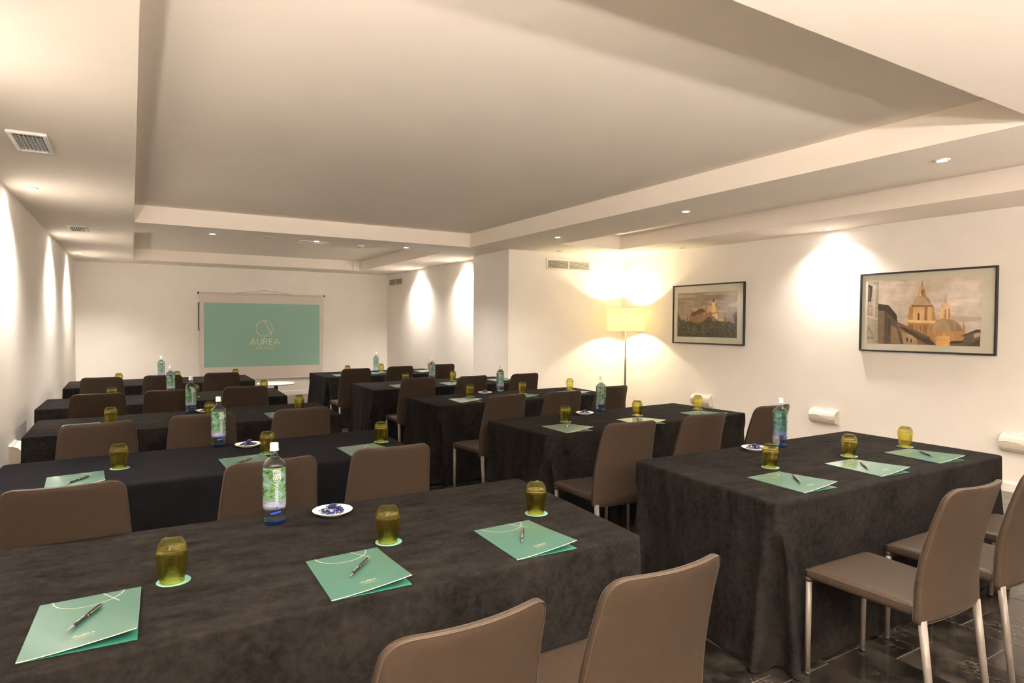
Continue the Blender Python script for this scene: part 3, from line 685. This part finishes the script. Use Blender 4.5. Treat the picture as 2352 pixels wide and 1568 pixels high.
m_ = MB()
for a in (0, 2*PI/3, 4*PI/3): m_.tube([(0,0,zb+.05),(math.cos(a)*(r-.003), math.sin(a)*(r-.003), zb+.004)], .002, 6)
m_.build('shade_holder', M['metal_g'], t)
MB().tube([(0,0,1.45),(0,0,zb+.11)], .016, 12).build('lamp_socket', M['white'], t)
bl = MB().lathe([(.012,0),(.02,.02),(.03,.045),(.028,.07),(.015,.088),(0,.092)], 20, c=(0,0,zb+.11)).build('bulb', M['bulb'], t)
ld = bpy.data.lights.new('bulb_light', 'POINT'); ld.energy = E_BULB; ld.color = (1, .86, .56); ld.shadow_soft_size = .034
lo = bpy.data.objects.new('bulb_light', ld); COL.objects.link(lo); lo.parent = t; lo.location = (0, 0, zb+.165)

# ------------------------------------------------------------------ round side table
t = thing('round_table', 'small round white marble table on a black stem before the screen', 'table', (1.655, 8.93, 0))
MB().lathe([(0,.70),(.232,.70),(.24,.705),(.24,.715),(.235,.72),(0,.72)], 48).build('tabletop', M['marble_w'], t)
MB().lathe([(.026,.015),(.026,.70)], 20).build('stem', M['black'], t)
MB().lathe([(0,0),(.17,0),(.175,.008),(.03,.016),(0,.016)], 36).build('base', M['black'], t)

# ------------------------------------------------------------------ draped tables
ROW = {1: 'back row', 2: 'fourth row from screen', 3: 'third row from screen', 4: 'second row from screen', 5: 'row closest to screen'}
BLK = {'L': 'bare-wall block', 'R': 'picture-wall block'}
SEAT = {'L': ('wall seat', 'middle seat', 'aisle seat'), 'R': ('aisle seat', 'middle seat', 'wall seat')}
TAB = {  # FL, FR, BR, BL corners of the table tops
 'L1': ((-.62,1.73),(1.592,1.75),(1.655,2.705),(-.62,2.70)), 'L2': ((-.62,3.50),(1.49,3.58),(1.505,4.475),(-.59,4.315)),
 'L3': ((-.625,5.265),(1.515,5.356),(1.543,6.319),(-.63,6.126)), 'L4': ((-.73,6.92),(1.41,7.03),(1.442,7.925),(-.72,7.76)),
 'L5': ((-.68,8.93),(1.42,9.17),(1.436,10.112),(-.69,9.96)),
 'R1': ((2.39,1.757),(4.49,1.766),(4.514,2.748),(2.462,2.727)), 'R2': ((2.479,3.671),(4.65,3.763),(4.607,4.585),(2.445,4.454)),
 'R3': ((2.463,5.482),(4.61,5.60),(4.652,6.398),(2.471,6.287)), 'R4': ((2.40,7.122),(4.60,7.25),(4.595,8.20),(2.447,8.108)),
 'R5': ((2.387,9.163),(4.35,9.25),(4.33,10.24),(2.376,10.10))}
def drape(key, quad, material):
    rn = random.Random(key)
    P = [Vector((x, y)) for x, y in quad]; ctr = sum(P, Vector((0,0)))/4
    t = thing('draped_table', 'long table under floor-length %s cloth, %s, %s' % ('blue-black' if key == 'L2' else 'charcoal velvet', ROW[int(key[1])], BLK[key[0]]), 'table', (ctr.x, ctr.y, 0), 0, 'draped conference tables')
    P = [p-ctr for p in P]
    # perimeter samples: (position, outward normal, distance to the nearest corner, arc length)
    rc = .016; samp = []; arc = 0
    for i in range(4):
        a, b = P[i], P[(i+1) % 4]; d = (b-a); Ln = d.length; d /= Ln; nrm = Vector((d.y, -d.x))
        n = int(Ln/.022); ss = [rc + (Ln-2*rc)*k/n for k in range(n+1)]
        ss = sorted(set([round(s_, 4) for s_ in ss] + [round(rc+q, 4) for q in (.004,.009,.014,.02,.028,.036)] + [round(Ln-rc-q, 4) for q in (.004,.009,.014,.02,.028,.036)]))
        for s_ in ss: samp.append((a+d*s_, nrm.copy(), min(s_, Ln-s_), arc+s_, s_ > Ln/2, i))
        arc += Ln
        nxt = P[(i+2) % 4]-b; nd = nxt.normalized(); n2 = Vector((nd.y, -nd.x)); c0 = b - d*rc + nd*rc
        for k in (1, 2, 3):
            a_ = k/4; nn = (nrm*(1-a_)+n2*a_).normalized(); samp.append((c0+nn*rc, nn, 0.0, arc, True, i))
    ph = [rn.uniform(0, 2*PI) for _ in range(6)]
    amp_side = [.004, .011, .006, .011] if key[0] == 'R' else [.004, .010, .006, .006]
    levels = [0, .004, .010, .02, .045, .08, .12, .16, .20, .25, .31, .38, .45, .52, .59, .66, .71, .742]
    drop = [rn.uniform(.10, .17) for _ in range(4)]
    vs = []; N = len(samp)
    for li, dz in enumerate(levels):
        tt = dz/.742
        for (p, nrm, dc, s_, second, side) in samp:
            rnd_r = .010
            off = rnd_r*math.sqrt(max(0, 1-(1-min(dz/rnd_r, 1))**2)) if dz < rnd_r else rnd_r
            ci = (side+1) % 4 if second else side
            fold = math.sin(s_*17+ph[0]) * .6 + math.sin(s_*31+ph[1]) * .4 + math.sin(s_*9+ph[2])*.5
            off += amp_side[side]*fold*tt**1.2 + .020*tt
            q = max(0, (dz-drop[ci])/(.742-drop[ci]))
            if q > 0:   # box pleat at the corner: lips with a deep crease between
                off += .060*q**.8*math.exp(-((dc-.055)/.035)**2)
            dx = dy = 0
            if q > 0:
                cr = .085*min(1, q*4)*math.exp(-(dc/.019)**2); dg = (P[ci]).normalized(); dx, dy = -dg.x*cr, -dg.y*cr
            vs.append((p.x+nrm.x*off+dx, p.y+nrm.y*off+dy, .75-dz))
    F = []
    for l in range(len(levels)-1):
        for i in range(N):
            j = (i+1) % N; F.append((l*N+i, (l+1)*N+i, (l+1)*N+j, l*N+j))
    m_ = MB(); m_.add(vs, F, 0, True)
    # top: rings shrinking to the middle, with faint ridges
    rings = [1.0, .992, .97, .9, .75, .5, .25]
    tv = []
    for r_ in rings:
        for (p, nrm, dc, s_, second, side) in samp:
            z = .75 + (0.0012*math.sin(s_*40+ph[3])*(1-r_)*6 if r_ > .9 and r_ < 1 else 0)
            tv.append((p.x*r_, p.y*r_, z))
    TF = []
    for l in range(len(rings)-1):
        for i in range(N):
            j = (i+1) % N; TF.append((l*N+i, l*N+j, (l+1)*N+j, (l+1)*N+i))
    TF.append(tuple((len(rings)-1)*N+i for i in range(N)))
    m_.add(tv, TF, 0, True); m_.build('tablecloth', material, t)
    # folding table carrying it
    m_ = MB(); ins = .985
    q = [(p.x*ins, p.y*ins) for p in P]
    m_.add([(x, y, z) for z in (.722, .747) for x, y in q], [(3,2,1,0),(4,5,6,7),(0,1,5,4),(1,2,6,5),(2,3,7,6),(3,0,4,7)])
    m_.build('tabletop', M['leg'], t)
    for x, y in q: MB().tube([(x*.93, y*.8, 0), (x*.93, y*.8, .722)], .014, 10).build('leg', M['metal_g'], t)
for k, q in TAB.items(): drape(k, q, M['cloth_navy'] if k == 'L2' else M['cloth'])
def table_front(key, x):
    a, b = TAB[key][0], TAB[key][1]; return a[1] + (b[1]-a[1])*(x-a[0])/(b[0]-a[0])

# ------------------------------------------------------------------ chairs
def rounded(pts, rad, seg=6):
    o = []; n = len(pts)
    for i in range(n):
        p = Vector(pts[i]); a = (Vector(pts[i-1])-p).normalized(); b = (Vector(pts[(i+1) % n])-p).normalized(); r = rad[i]
        for k in range(seg+1):
            s_ = k/seg; o.append((p+a*r)*(1-s_)**2 + p*2*s_*(1-s_) + (p+b*r)*s_**2)
    return o
def dens(loop, step=.03):
    o = []; n = len(loop)
    for i in range(n):
        a, b = loop[i], loop[(i+1) % n]; k = max(1, int((b-a).length/step))
        for j in range(k): o.append(a+(b-a)*j/k)
    return o
def plate(loop, rings, fn, ctr):
    n = len(loop); m_ = MB(); vs = []; R = rings + [(s_, -d) for s_, d in reversed(rings)]
    for s_, d in R:
        for p in loop:
            q = ctr + (p-ctr)*s_ if s_ <= 1 else p
            vs.append(fn(q.x, q.y, d))
    F = []
    K = len(R)
    for k in range(K-1):
        for i in range(n):
            j = (i+1) % n; F.append((k*n+i, k*n+j, (k+1)*n+j, (k+1)*n+i))
    c0 = len(vs); vs.append(fn(ctr.x, ctr.y, R[0][1])); vs.append(fn(ctr.x, ctr.y, R[-1][1]))
    for i in range(n):
        j = (i+1) % n; F.append((c0, j, i)); F.append((c0+1, (K-1)*n+i, (K-1)*n+j))
    m_.add(vs, F, 0, True); return m_
def make_chair():
    t = thing('conference_chair', '', 'chair')
    # seat: front edge at y=0, towards the table is +y
    sl = dens(rounded([(-.222,0),(.222,0),(.205,-.455),(-.205,-.455)], [.035,.035,.01,.01]), .03)
    sr = [(.3,.0265),(.6,.0262),(.85,.025),(.93,.0235),(.975,.0195),(.992,.013),(1.0,.006)]
    def fs(x, y, d): return (x, y, .449 + d - (.012*max(0, (y+.05)/.05)**2 if d > 0 else 0))
    st = plate(sl, sr, fs, Vector((0,-.23))).build('seat', M['leather'], t)
    m_ = MB(); m_.tube([fs(p.x*1.002, p.y, .017) for p in sl], .0012, 5, closed=True); m_.build('seam', M['seam'], st)
    # backrest
    bl = dens(rounded([(-.222,.408),(.222,.408),(.216,.62),(.190,.935),(-.190,.935),(-.216,.62)], [.022,.022,.12,.055,.055,.12]), .022)
    def prof(z):
        a = (z-.41)/.525; return -.474 - .012*math.sin(min(1, a*1.4)*PI)*0 - .088*max(0, a-.22)**1.5/.69
    def fb(x, z, d):
        a = max(0, min(1, (z-.41)/.525)); th = 1.12-.30*a
        return (x, prof(z) - .046*(.30+.70*a)*(1-(x/.21)**2) - .002 + .010*a - d*th, z)
    br = [(.25,.0175),(.5,.0175),(.7,.0172),(.85,.0165),(.93,.0155),(.965,.0138),(.985,.0105),(1.0,.0085)]
    bk = plate(bl, br, fb, Vector((0,.66))).build('backrest', M['leather'], t)
    m_ = MB()
    for d in (-.0102, .0102): m_.tube([fb(p.x*.9925, .66+(p.y-.66)*.9925, d*1.10) for p in bl], .0012, 5, closed=True)
    m_.build('seam', M['seam'], bk)
    x, y, z = fb(-.2155, .56, 0)
    MB().box(x-.003, x-.0015, y-.005, y+.005, z-.018, z+.014).build('brand_tag', M['black'], bk)
    for s_ in (-1, 1):
        lg = MB().tube([(s_*.203,-.020,.012),(s_*.203,-.020,.43)], [.0115,.0125], 14).build('leg', M['leg'], t)
        MB().tube([(s_*.203,-.020,0),(s_*.203,-.020,.014)], .0122, 12).build('foot_cap', M['black'], lg)
        MB().tube([(s_*.203,-.020,.411),(s_*.203,-.020,.43)], [.0132,.0165], 14).build('collar', M['leather'], lg)
        lg = MB().tube([(s_*.200,-.535,.012),(s_*.198,-.484,.425)], [.0120,.0155], 14).build('leg', M['leg'], t)
        MB().tube([(s_*.200,-.5365,0),(s_*.200,-.535,.014)], .0126, 12).build('foot_cap', M['black'], lg)
    return t
chair0 = make_chair()
CH = {'L1': [None,(.545,1.19,4),(1.118,1.16,1)], 'L2': [(-.214,2.80,0),(.491,2.90,3),(1.105,2.935,-3)],
 'L3': [(-.23,4.43,6),(.382,4.545,1),(.99,4.555,3)], 'L4': [(-.27,6.235,3),(.298,6.285,-2),(.927,6.345,-2)],
 'L5': [(-.256,8.05,-2),(.287,8.10,1),(.894,8.22,2)],
 'R1': [(2.728,1.165,-1),(3.352,1.20,0),(3.965,1.15,-1)], 'R2': [(2.653,2.965,-4),(3.30,2.995,-1),(4.097,3.078,0)],
 'R3': [(2.667,4.60,3),(3.286,4.61,0),(3.97,4.79,2)], 'R4': [(2.729,6.50,-4),(3.311,6.47,3),(4.052,6.50,1)],
 'R5': [(2.543,8.21,-2),(3.173,8.39,3),(3.898,8.545,2)]}
for k, lst in CH.items():
    for i, c in enumerate(lst):
        if c is None: continue
        x, yt, a = c; a = math.radians(a)
        yf = min(yt+.545, table_front(k, x)-.05)
        inst(chair0, 'chair', (x, yf, 0), a, 'taupe leather chair, white-grey legs, at %s, %s, %s' % (SEAT[k[0]][i], ROW[int(k[1])], BLK[k[0]]), 'taupe chairs at the tables')

# ------------------------------------------------------------------ folders
FW, FH = .236, .330
def lift(u, v):      # u 0..1 from spine, v 0..1 from the top
    return .0030 + .006*u + .021*u**1.6*v**1.3
def make_folder():
    t = thing('folder', '', 'folder')
    MB().box(0, FW, -FH, 0, 0, .0012).build('back_cover', M['folder_in'], t)
    m_ = MB(); n = 12
    for (dz, flip, mi) in ((0, False, 0), (-.0010, True, 1)):
        vs = [(FW*i/n, -FH*j/n, lift(i/n, j/n)+dz) for j in range(n+1) for i in range(n+1)]
        fs = [(j*(n+1)+i, (j+1)*(n+1)+i, (j+1)*(n+1)+i+1, j*(n+1)+i+1) for j in range(n) for i in range(n)]
        if flip: fs = [tuple(reversed(f)) for f in fs]
        m_.add(vs, fs, mi, True)
    # cream core showing at the lower and open edges
    for i in range(n):
        a, b = i/n, (i+1)/n
        m_.add([(FW*a,-FH,lift(a,1)),(FW*b,-FH,lift(b,1)),(FW*b,-FH-.0003,lift(b,1)-.0018),(FW*a,-FH-.0003,lift(a,1)-.0018)], [(3,2,1,0)], 2)
        m_.add([(FW,-FH*a,lift(1,a)),(FW,-FH*b,lift(1,b)),(FW+.0003,-FH*b,lift(1,b)-.0013),(FW+.0003,-FH*a,lift(1,a)-.0013)], [(3,2,1,0)], 2)
    m_.add([(0,0,0),(0,-FH,0),(0,-FH,lift(0,1)),(0,0,lift(0,0))], [(0,1,2,3)], 0)
    cv = m_.build('front_cover', [M['folder'], M['folder_in'], M['edge']], t)
    fn = lambda x, y: (x, y, lift(x/FW, -y/FH)+.0005)
    m_ = MB(); cx, r = .112, .083
    ribbon(m_, [(cx+r*math.cos(a), .006+r*math.sin(a)) for a in [-PI+.075+(PI-.15)*i/40 for i in range(41)]], .0022, fn)
    ribbon(m_, [(.145+.042*i/8, -.001-.080*i/8) for i in range(9)], .0022, fn)
    m_.build('emblem', M['gold'], cv)
    m_ = MB(); aurea(m_, .122, -.272, .0092, fn, wd=.0013, sig=True); m_.build('lettering', M['gold'], cv)
    return t
folder0 = make_folder()
FO = {'L1': [(-.219,2.11,-2),(.474,2.08,-1),(1.084,2.085,-2)], 'L2': [(-.365,3.845,3),(.412,3.90,2),(1.08,3.909,1)],
 'L3': [(-.445,5.75,0),None,(.957,5.72,0)], 'R1': [(2.668,2.139,-3),(3.318,2.143,-5),(3.934,2.155,-7)], 'R2': [(2.651,3.995,-2),(3.372,3.994,-3),(4.125,4.035,-3)],
 'R3': [(2.775,5.92,-4),(3.47,5.96,-3),(4.177,5.99,-3)], 'R4': [(2.742,7.60,-3),(3.426,7.60,-2),(4.22,7.78,-3)], 'R5': [(2.563,9.57,-3),(3.16,9.72,-2),(3.969,9.76,-3)]}
# ------------------------------------------------------------------ pens
def make_pen():
    t = thing('pen', '', 'pen'); X = Matrix.Rotation(PI/2, 4, 'Y')
    L = MB().lathe([(.0018,-.060),(.0040,-.052),(.0050,-.040),(.0050,.0),(.0053,.004)], 14, M=X)
    L.build('barrel', M['pen'], t)
    MB().lathe([(.0053,.006),(.0053,.062),(.0045,.067),(0,.068)], 14, M=X).build('cap', M['pen'], t)
    MB().lathe([(.0056,.003),(.0056,.007)], 14, M=X).build('center_ring', M['chrome'], t)
    MB().lathe([(.0006,-.072),(.0012,-.070),(.0022,-.064),(.0036,-.056),(.0044,-.050)], 12, M=X).build('tip', M['chrome'], t)
    MB().lathe([(0,.0725),(.0035,.072),(.0038,.064)], 12, M=X).build('end_stud', M['chrome'], t)
    MB().bbox(.012,.066,-.0070,-.0045,.002,.0042,.0004).build('clip', M['chrome'], t)
    m_ = MB(); put_text(m_, 'AUREA HOTELS', .0052, -.020, 0, lambda x, y: (x, y, .0053 if abs(y) < .001 else .0051)); m_.build('lettering', M['pprint'], t)
    return t
pen0 = make_pen()
PE = {'L1': [(-.108,1.938,63),(.596,1.914,50),(1.195,1.921,56)], 'L2': [(-.228,3.652,53),(.516,3.724,44),(1.192,3.73,52)],
 'R1': [(2.804,1.955,49),(3.408,1.968,46),(4.043,1.968,54)], 'R2': [(2.803,3.868,47),(3.483,3.851,55),(4.23,3.854,54)],
 'R3': [(2.869,5.716,59),None,None], 'R4': [(2.817,7.38,59),(3.534,7.431,44),None], 'R5': [(2.66,9.42,56),(3.28,9.58,30),None]}
for k, lst in FO.items():
    for i, c in enumerate(lst):
        if c is None: continue
        x, y, a = c; a = math.radians(a); ds = '%s, %s, %s' % (SEAT[k[0]][i], ROW[int(k[1])], BLK[k[0]])
        inst(folder0, 'folder', (x, y, .7512), a, 'green conference folder with gold arc at %s' % ds, 'green folders on the tables')
        pe = PE.get(k, [None]*3)[i]
        if pe is None: continue
        ca, sa = math.cos(-a), math.sin(-a); pa = math.radians(pe[2])
        def hz(px, py):
            dx, dy = px-x, py-y; u, v = dx*ca-dy*sa, dx*sa+dy*ca
            return lift(max(0, min(1, u/FW)), max(0, min(1, -v/FH)))
        d = .05; h1 = hz(pe[0]-d*math.cos(pa), pe[1]-d*math.sin(pa)); h2 = hz(pe[0]+d*math.cos(pa), pe[1]+d*math.sin(pa))
        o = inst(pen0, 'pen', (pe[0], pe[1], .7512+(h1+h2)/2+.0068), pa, 'slim black pen lying on the folder at %s' % ds, 'black pens on the folders')
        o.rotation_euler = (0, -math.atan2(h2-h1, 2*d), pa)

# ------------------------------------------------------------------ tumblers and coasters
def make_glass():
    t = thing('tumbler', '', 'glass')
    out = [(.0335,.0),(.0345,.010),(.0385,.045),(.0425,.075),(.0437,.090),(.0425,.101),(.0375,.114),(.0300,.125),(.0245,.1285),(.0,.1285)]
    inn = [(.0,.098),(.026,.099),(.036,.0975),(.0405,.092),(.0418,.086),(.0405,.073),(.0367,.045),(.0327,.010),(.0318,.0)]
    MB().lathe(out+inn+[(.0335,.0)], 40).build('glass_body', M['amber'], t)
    return t
glass0 = make_glass()
def make_coaster():
    t = thing('coaster', '', 'coaster')
    b = MB().lathe([(0,0),(.0463,0),(.0465,.0006),(.0463,.0012),(0,.0012)], 40).build('disc', M['coaster'], t)
    fn = lambda x, y: (x, y, .0015); m_ = MB(); r = .011
    ribbon(m_, [(r*math.cos(2*PI*i/32), .012+r*math.sin(2*PI*i/32)) for i in range(32)], .0010, fn, closed=True)
    ribbon(m_, [(0,.023),(.009,.000)], .0010, fn); m_.build('emblem', M['gold'], b)
    m_ = MB(); aurea(m_, 0, -.012, .0075, fn, wd=.0011, sig=True); m_.build('lettering', M['gold'], b)
    return t
coaster0 = make_coaster()
GL = {'L1': [(.097,2.123),(.768,2.131),(1.406,2.158)], 'L2': [(-.063,3.921),(.682,3.95),(1.385,3.975)], 'L3': [(-.141,5.65),(.536,5.66),(1.278,5.84)],
 'L4': [(-.172,7.40),(.555,7.32),(1.265,7.53)], 'L5': [(-.142,9.35),(.508,9.43),(1.23,9.52)], 'R1': [(2.973,2.235),(3.645,2.20),(4.251,2.197)],
 'R2': [(2.945,4.10),(3.69,4.095),(4.46,4.135)], 'R3': [(3.088,6.035),(3.738,6.025),(4.463,6.13)], 'R4': [(3.062,7.83),(3.755,7.85),(4.50,7.85)], 'R5': [(2.83,9.64),(3.42,9.80),(4.262,9.80)]}
for k, lst in GL.items():
    for i, (x, y) in enumerate(lst):
        ds = '%s, %s, %s' % (SEAT[k[0]][i], ROW[int(k[1])], BLK[k[0]])
        inst(coaster0, 'coaster', (x+.004, y+.002, .7512), random.uniform(-.25, .1), 'round pale teal paper coaster at %s' % ds, 'paper coasters under the tumblers')
        inst(glass0, 'glass', (x, y, .7526), random.uniform(0, 3), 'amber glass tumbler standing upside down at %s' % ds, 'upside-down amber tumblers')

# ------------------------------------------------------------------ bottles
def make_bottle():
    t = thing('water_bottle', '', 'bottle')
    # softly squared round body
    def sq(prof, n=40, mi=0, amt=.06):
        m_ = MB(); vs = []; F = []
        for r, z in prof:
            k = amt if r > .03 else 0
            for i in range(n):
                a = 2*PI*i/n; rr = r*(1 + k*(-math.cos(4*a))*.5); vs.append((rr*math.cos(a), rr*math.sin(a), z))
        for q in range(len(prof)-1):
            for i in range(n):
                j = (i+1) % n; F.append((q*n+i, q*n+j, (q+1)*n+j, (q+1)*n+i))
        m_.add(vs, F, mi, True); return m_
    body = [(0,.0),(.036,.0),(.041,.004),(.0435,.014),(.0435,.222),(.042,.230),(.036,.239),(.024,.249),(.0165,.256),(.0148,.262),(.0138,.286)]
    sq(body).build('glass_body', M['clear'], t)
    sq([(0,.0015),(.035,.0015),(.0395,.005),(.041,.010),(.0395,.013),(.0,.013)]).build('bottle_base', M['blueglass'], t)
    sq([(0,.0145),(.040,.0145),(.0415,.020),(.0415,.221),(.040,.228),(.034,.237),(.023,.246),(.015,.254),(.0,.2545)]).build('water', M['water'], t)
    MB().lathe([(.0162,.280),(.0165,.286),(.0150,.288),(.0155,.304),(.0145,.310),(0,.311)], 28).build('cap', M['cap'], t)
    m_ = MB(); m_.lathe([(.0145,.262),(.0150,.266),(.0145,.270)], 24); m_.build('neck_ring', M['clear'], t)
    def cyl(r): return lambda s_, z: (r*(1-.03*math.cos(4*(s_/.0435-PI/2)))*math.cos(s_/.0435-PI/2), r*(1-.03*math.cos(4*(s_/.0435-PI/2)))*math.sin(s_/.0435-PI/2), z)
    f1 = cyl(.0440); m_ = MB(); n = 28; A = .0435*math.radians(88)
    zs = [.056,.09,.13,.17,.220]
    vs = [f1(-A+2*A*i/n, z) for z in zs for i in range(n+1)]
    m_.add(vs, [(j*(n+1)+i, j*(n+1)+i+1, (j+1)*(n+1)+i+1, (j+1)*(n+1)+i) for j in range(len(zs)-1) for i in range(n)], 0, True)
    lb = m_.build('label', M['forest'], t)
    f2 = cyl(.0444); m_ = MB()
    put_text(m_, '100%', .0370, .009, .186, f2, 0, .40, 1.0, offset=.0010); put_text(m_, 'RETORNO', .0165, .009, .2075, f2, 0, .36, 1.0, offset=.0004)
    m_.add([f2(-.004, .1690), f2(.010, .1688), f2(.022, .1686), f2(.022, .1698), f2(.010, .1700), f2(-.004, .1702)], [(0,1,4,5),(1,2,3,4)])
    put_text(m_, 'CABREIRO\u00c1', .0165, .009, .118, f2, 0, 1.02, 1.0, rot=PI/2, offset=.0002)
    m_.build('lettering', M['print_w'], lb)
    m_ = MB()
    st = [(-.014+.036*i/8) for i in range(9)]
    m_.add([f2(s_, .043+.006*(i/8)) for i, s_ in enumerate(st)] + [f2(s_, .050+.006*(i/8)) for i, s_ in enumerate(st)], [(i, i+1, 10+i, 9+i) for i in range(8)])
    m_.add([f2(.009+.0055*math.cos(a), .068+.0055*math.sin(a)) for a in [2*PI*i/16 for i in range(16)]], [tuple(range(16))])
    m_.add([f2(.0045,.070), f2(.011,.0725), f2(.012,.080)], [(0,1,2)]); m_.build('blue_mark', M['print_b'], lb)
    return t
bottle0 = make_bottle()
BO = {'L1': (.467,2.56,0), 'L2': (.460,4.33,10), 'L3': (.430,6.06,5), 'L4': (.352,7.70,30), 'L5': (.343,9.93,35), 'R1': (3.55,2.60,150), 'R2': (3.60,4.47,-48), 'R3': (3.60,6.28,-28), 'R4': (3.52,8.02,-35), 'R5': (3.40,9.98,-50)}
for k, (x, y, a) in BO.items():
    face = math.atan2(y, x) - PI/2         # label turned to the camera, then by a
    ds = '%s, %s' % (ROW[int(k[1])], BLK[k[0]])
    inst(bottle0, 'bottle', (x, y, .7505), -(-face) + math.radians(a), ('clear water bottle with white cap, label turned away, %s' if k == 'R1' else 'clear water bottle with printed forest label, %s') % ds, 'bottles of water on the tables')

# ------------------------------------------------------------------ dishes of candies
dish_me = MB().lathe([(0,.001),(.042,.001),(.046,.0),(.050,.003),(.066,.010),(.0775,.0175),(.0790,.0195),(.0775,.0205),(.064,.0135),(.048,.0065),(0,.005)], 40).mesh('dish', M['china'])
def candy_mesh(seed):
    rn = random.Random(seed); m_ = MB(); L, W_, H_ = .029, .0125, .0075
    sec = [(-L,.95,.10,.3),(-L*.82,.85,.12,0),(-L*.62,.35,.5,0),(-L*.5,.85,.9,0),(-L*.2,1,1,0),(L*.2,1,1,0),(L*.5,.85,.9,0),(L*.62,.35,.5,0),(L*.82,.85,.12,0),(L,.95,.10,.3)]
    vs = []; n = 8
    for x, wy, hz_, z_ in sec:
        tw = rn.uniform(-.5, .5) if abs(x) > L*.6 else 0
        for i in range(n):
            a = 2*PI*i/n+.2; y = W_*wy*math.cos(a)*(1.12 if i % 2 else .92); z = H_*hz_*math.sin(a)
            vs.append((x+rn.uniform(-.0008,.0008), y*math.cos(tw)-z*math.sin(tw), y*math.sin(tw)+z*math.cos(tw)+H_))
    F = [(k*n+i, k*n+(i+1) % n, (k+1)*n+(i+1) % n, (k+1)*n+i) for k in range(len(sec)-1) for i in range(n)]
    F += [tuple(range(n-1, -1, -1)), tuple((len(sec)-1)*n+i for i in range(n))]
    m_.add(vs, F); return m_.mesh('wrapper', M['wrap'])
candies = [candy_mesh(s_) for s_ in range(4)]
PLT = {'L1': (.690,2.560), 'L2': (.616,4.224), 'L3': (.540,6.03), 'L4': (.455,7.66), 'R1': (3.308,2.60), 'R2': (3.335,4.36), 'R3': (3.356,6.20), 'R4': (3.283,7.95), 'R5': (3.235,9.92)}
for k, (x, y) in PLT.items():
    rn = random.Random(k+'c'); ds = '%s, %s' % (ROW[int(k[1])], BLK[k[0]])
    d = link('dish', dish_me, None, (x, y, .7505)); tag(d, 'small round white dish heaped with blue sweets, %s' % ds, 'dish', 'white dishes of sweets')
    spots = [(.034*math.cos(2*PI*i/6+.3), .034*math.sin(2*PI*i/6+.3), .0065, 2*PI*i/6+.3+PI/2+rn.uniform(-.5,.5), 0) for i in range(6)] + \
            [(.016*math.cos(2*PI*i/3), .016*math.sin(2*PI*i/3), .0155, rn.uniform(0, PI), rn.uniform(-.25,.25)) for i in range(3)] + [(0, .004, .026, rn.uniform(0, PI), .15)]
    for i, (dx, dy, z, a, tl) in enumerate(spots):
        o = link('candy', candies[(i+len(k)) % 4], None, (x+dx, y+dy, .7505+z)); o.rotation_euler = (tl, rn.uniform(-.2,.2), a)
        tag(o, ('navy-wrapped sweet in the outer ring of the dish, %s' if i < 6 else 'navy-wrapped sweet in the upper layer of the dish, %s' if i < 9 else 'topmost navy-wrapped sweet of the dish, %s') % ds, 'sweet', 'navy sweets in the dish, %s' % ds)
